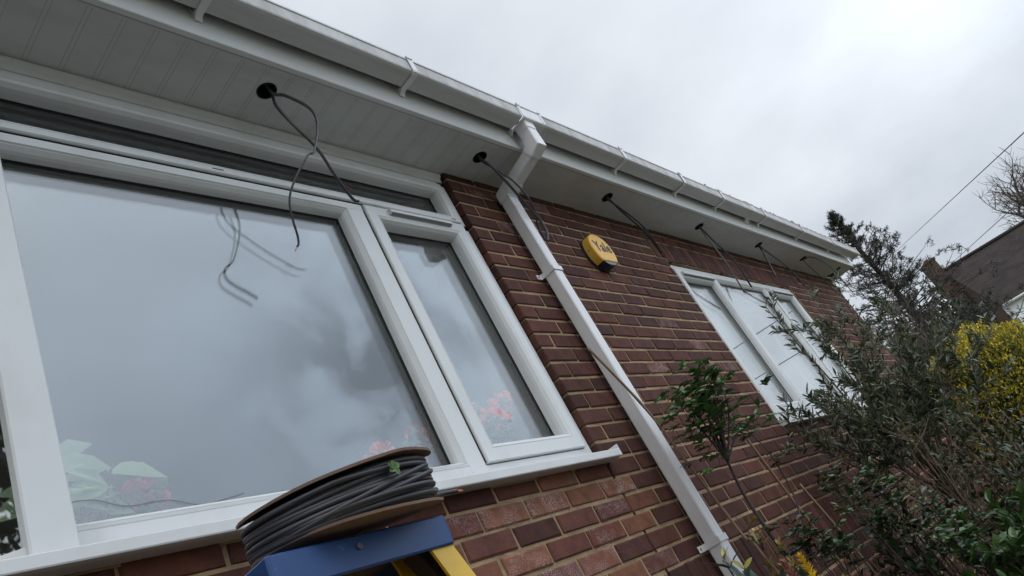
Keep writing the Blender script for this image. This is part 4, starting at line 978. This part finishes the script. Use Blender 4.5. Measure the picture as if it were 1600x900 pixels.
# bare deciduous trees
def bare(label, x, y, ztrunk, H, spread, levels=4, r0=.12, col='bark', name='bare_tree', tilt=(0, 0), ivy=False, n0=7):
    r_ = thing(name, label, 'tree', (x, y, GZ)); wd = MB()
    def g_(p_, d, L_, r, lev):
        Q = [p_]; 
        for k_ in range(6): d = (d+rv(.12)+Vector((0, 0, .05))).normalized(); Q.append(Q[-1]+d*L_/6)
        wd.tube(Q, [r*(1-.55*k_/6) for k_ in range(7)], 6 if lev > 1 else 4, cap=False)
        if lev == 0: return
        for k_ in range(5 if lev > 1 else 6): i = rnd.randint(2, 6); g_(Q[i], (d*.8+rv(.5)).normalized(), L_*rnd.uniform(.5, .75), r*.45, lev-1)
    wd.tube([(x, y, GZ), (x+tilt[0]*.5, y+tilt[1]*.5, ztrunk)], [r0*1.3, r0], 8)
    for k_ in range(n0):
        d = Vector((rnd.uniform(-1, 1)*spread, rnd.uniform(-1, 1)*spread, 1)).normalized(); g_(Vector((x+tilt[0]*.5, y+tilt[1]*.5, ztrunk-rnd.uniform(0, .3))), d, H*rnd.uniform(.4, .55), r0*.6, levels-1)
    wd.build('trunk', M[col], r_); rebase(r_)
bare('bare branching tree just beyond the house corner', 15.2, .75, .3, 2.9, .75, 4, .06, 'bark')
bare('leafless tree with fine twigs above the neighbour roof', 62, -4.9, 8.0, 7.0, .9, 4, .28, 'bark', n0=9)
bare('leafless street tree on the far side of the garden, mirrored in the second window', 16, -10.0, .2, 4.0, .8, 4, .12, 'bark')
bare('leafless tree across the garden mirrored low in the left panes', 12, -13, -.2, 3.2, .9, 4, .12, 'bark')
crown_tree('bushy evergreen left of the house mirrored in the angled side light', -2.4, -5.2, -.2, 5.6, 2.7, 30000, (.035, .055, .02), sz=.12)

# ---------------------------------------------------------------- neighbour's house
k = 1.0; Cn = Vector((47.95, .667, 5.217)); gd = Vector((.92718385, .37460659, 0)); rd = Vector((.37460659, -.92718385, 0))
nh = thing('neighbour_house', 'brown brick gabled house with dark tiled roof and tall chimney beyond the shrubs', 'house', (Cn.x+3, Cn.y+1, GZ))
def P3(a, r_, z): q = Cn+gd*a+rd*r_; return (q.x, q.y, z)
HS = 3.05; ZE = Cn.z; ZA = 8.59; LN = 12
b = MB()
b.v += [P3(0, 0, GZ), P3(2*HS, 0, GZ), P3(2*HS, 0, ZE), P3(HS, 0, ZA), P3(0, 0, ZE), P3(2*HS, LN, GZ), P3(2*HS, LN, ZE), P3(HS, LN, ZA), P3(0, LN, ZE), P3(0, LN, GZ)]
b.face([0, 1, 2, 3, 4]); b.face([1, 5, 6, 2]); b.face([5, 9, 8, 7, 6])
M['nbrick'] = mat('brown_house_brick', (.085, .050, .038), .9, noise=((2.5, 2.5, 12), .6, (.05, .03, .025), .35, .7))
b.build('gable_wall', M['nbrick'], nh)
b = MB(); b.v += [P3(0, 0, GZ), P3(0, LN, GZ), P3(0, LN, ZE), P3(0, 0, ZE)]; b.face([0, 1, 2, 3]); b.build('front_wall', M['render'], nh)
b = MB()
def slope(a0, z0, a1, z1, th=.12, r0=-.10, r1=LN+.3, rows=34):
    for i in range(rows):
        f0 = i/rows; f1 = (i+1.25)/rows; A0_ = a0+(a1-a0)*f0; A1_ = a0+(a1-a0)*min(1, f1); Z0_ = z0+(z1-z0)*f0; Z1_ = z0+(z1-z0)*min(1, f1); v = len(b.v)
        b.v += [P3(A0_, r0, Z0_+.035), P3(A0_, r1, Z0_+.035), P3(A1_, r1, Z1_+.015), P3(A1_, r0, Z1_+.015), P3(A0_, r0, Z0_), P3(A0_, r1, Z0_), P3(A1_, r0, Z1_-.04), P3(A1_, r1, Z1_-.04)]
        b.face([v, v+1, v+2, v+3]); b.face([v+4, v+5, v+1, v]); b.face([v+4, v, v+3, v+6]); b.face([v+4, v+6, v+7, v+5])
slope(-.30, ZE-.33, HS, ZA+.0); slope(2*HS+.3, ZE-.33, HS, ZA+.0)
rf2 = b.build('roof', M['roof2'], nh)
b = MB(); v = 0; q = [P3(HS, -.1, ZA+.08), P3(HS, LN+.3, ZA+.08)]; b.tube(q, .11, 8); b.build('ridge_tiles', M['roof2'], rf2)
b = MB(); b.tube([P3(-.36, -.05, ZE-.36), P3(-.36, LN, ZE-.36)], .07, 8); b.tube([P3(-.05, .15, ZE-.3), P3(-.05, .15, GZ)], .05, 8); b.build('gutter', M['pipe'], nh)
def pbox(b, a0, a1, r0, r1, z0, z1):
    v = len(b.v)
    for z in (z0, z1):
        for a_, r_ in ((a0, r0), (a1, r0), (a1, r1), (a0, r1)): b.v.append(P3(a_, r_, z))
    for qd in ((0,3,2,1),(4,5,6,7),(0,1,5,4),(1,2,6,5),(2,3,7,6),(3,0,4,7)): b.face([v+i for i in qd])
b = MB(); pbox(b, 2.72, 4.0, -.62, -.02, GZ, 9.45); v = len(b.v)
for (a_, r_, z) in ((2.72, -.62, 6.9), (4.0, -.62, 6.9), (5.7, -.62, 4.6), (5.7, -.62, GZ), (2.72, -.62, GZ)): pass
b.build('chimney', M['nbrick'], nh); ch = nh.children[-1]
b = MB(); pbox(b, 2.66, 4.06, -.68, .04, 9.45, 9.60); b.build('chimney_cap', M['nbrick'], ch)
b = MB(); b.v += [P3(4.0, -.5, 7.4), P3(6.1, -.5, 5.0), P3(6.1, -.5, GZ), P3(4.0, -.5, GZ), P3(4.0, -.03, 7.4), P3(6.1, -.03, 5.0), P3(6.1, -.03, GZ), P3(4.0, -.03, GZ)]
for qd in ((0,1,2,3),(0,4,5,1),(1,5,6,2)): b.face(list(qd))
b.build('chimney_shoulder', M['nbrick'], ch)
b = MB(); c0 = P3(3.3, -.3, 9.6); b.tube([c0, (c0[0], c0[1], 9.80)], .12, 10); b.build('chimney_pot', M['nbrick'], ch)
b = MB(); pbox(b, 2.2, 2.45, -.06, .1, 8.62, 8.9); b.build('flashing', M['render'], ch)
b = MB(); pbox(b, 1.55, 2.55, -.07, -.02, 4.75, 5.85); wf = b.build('window', M['upvc'], nh)
b = MB(); pbox(b, 1.65, 2.02, -.085, -.075, 4.87, 5.73); pbox(b, 2.10, 2.45, -.085, -.075, 4.87, 5.73); b.build('pane', mat('dark_glass', (.05, .06, .07), .08, spec=.8), wf)
rebase(nh)

# ---------------------------------------------------------------- overhead wires
WIRES = [((13.94, -2.782, 3.409), (44.841, 2.298, 9.978), 'upper telephone wire crossing the sky right of the house', .010), ((19.978, -2.429, 3.713), (44.932, .995, 7.729), 'lower telephone wire passing behind the neighbour chimney', .011)]
for p0, p1, lb, r_ in WIRES:
    a = Vector(p0); c = Vector(p1); d = c-a; P = []
    for i in range(33):
        f_ = -.42+1.9*i/32; q = a+d*f_; P.append(q)
    b = MB(); b.tube(P, r_, 6); o = b.build('overhead_wire', M['wire']); tag(o, lb, 'wire', 'overhead telephone wires')
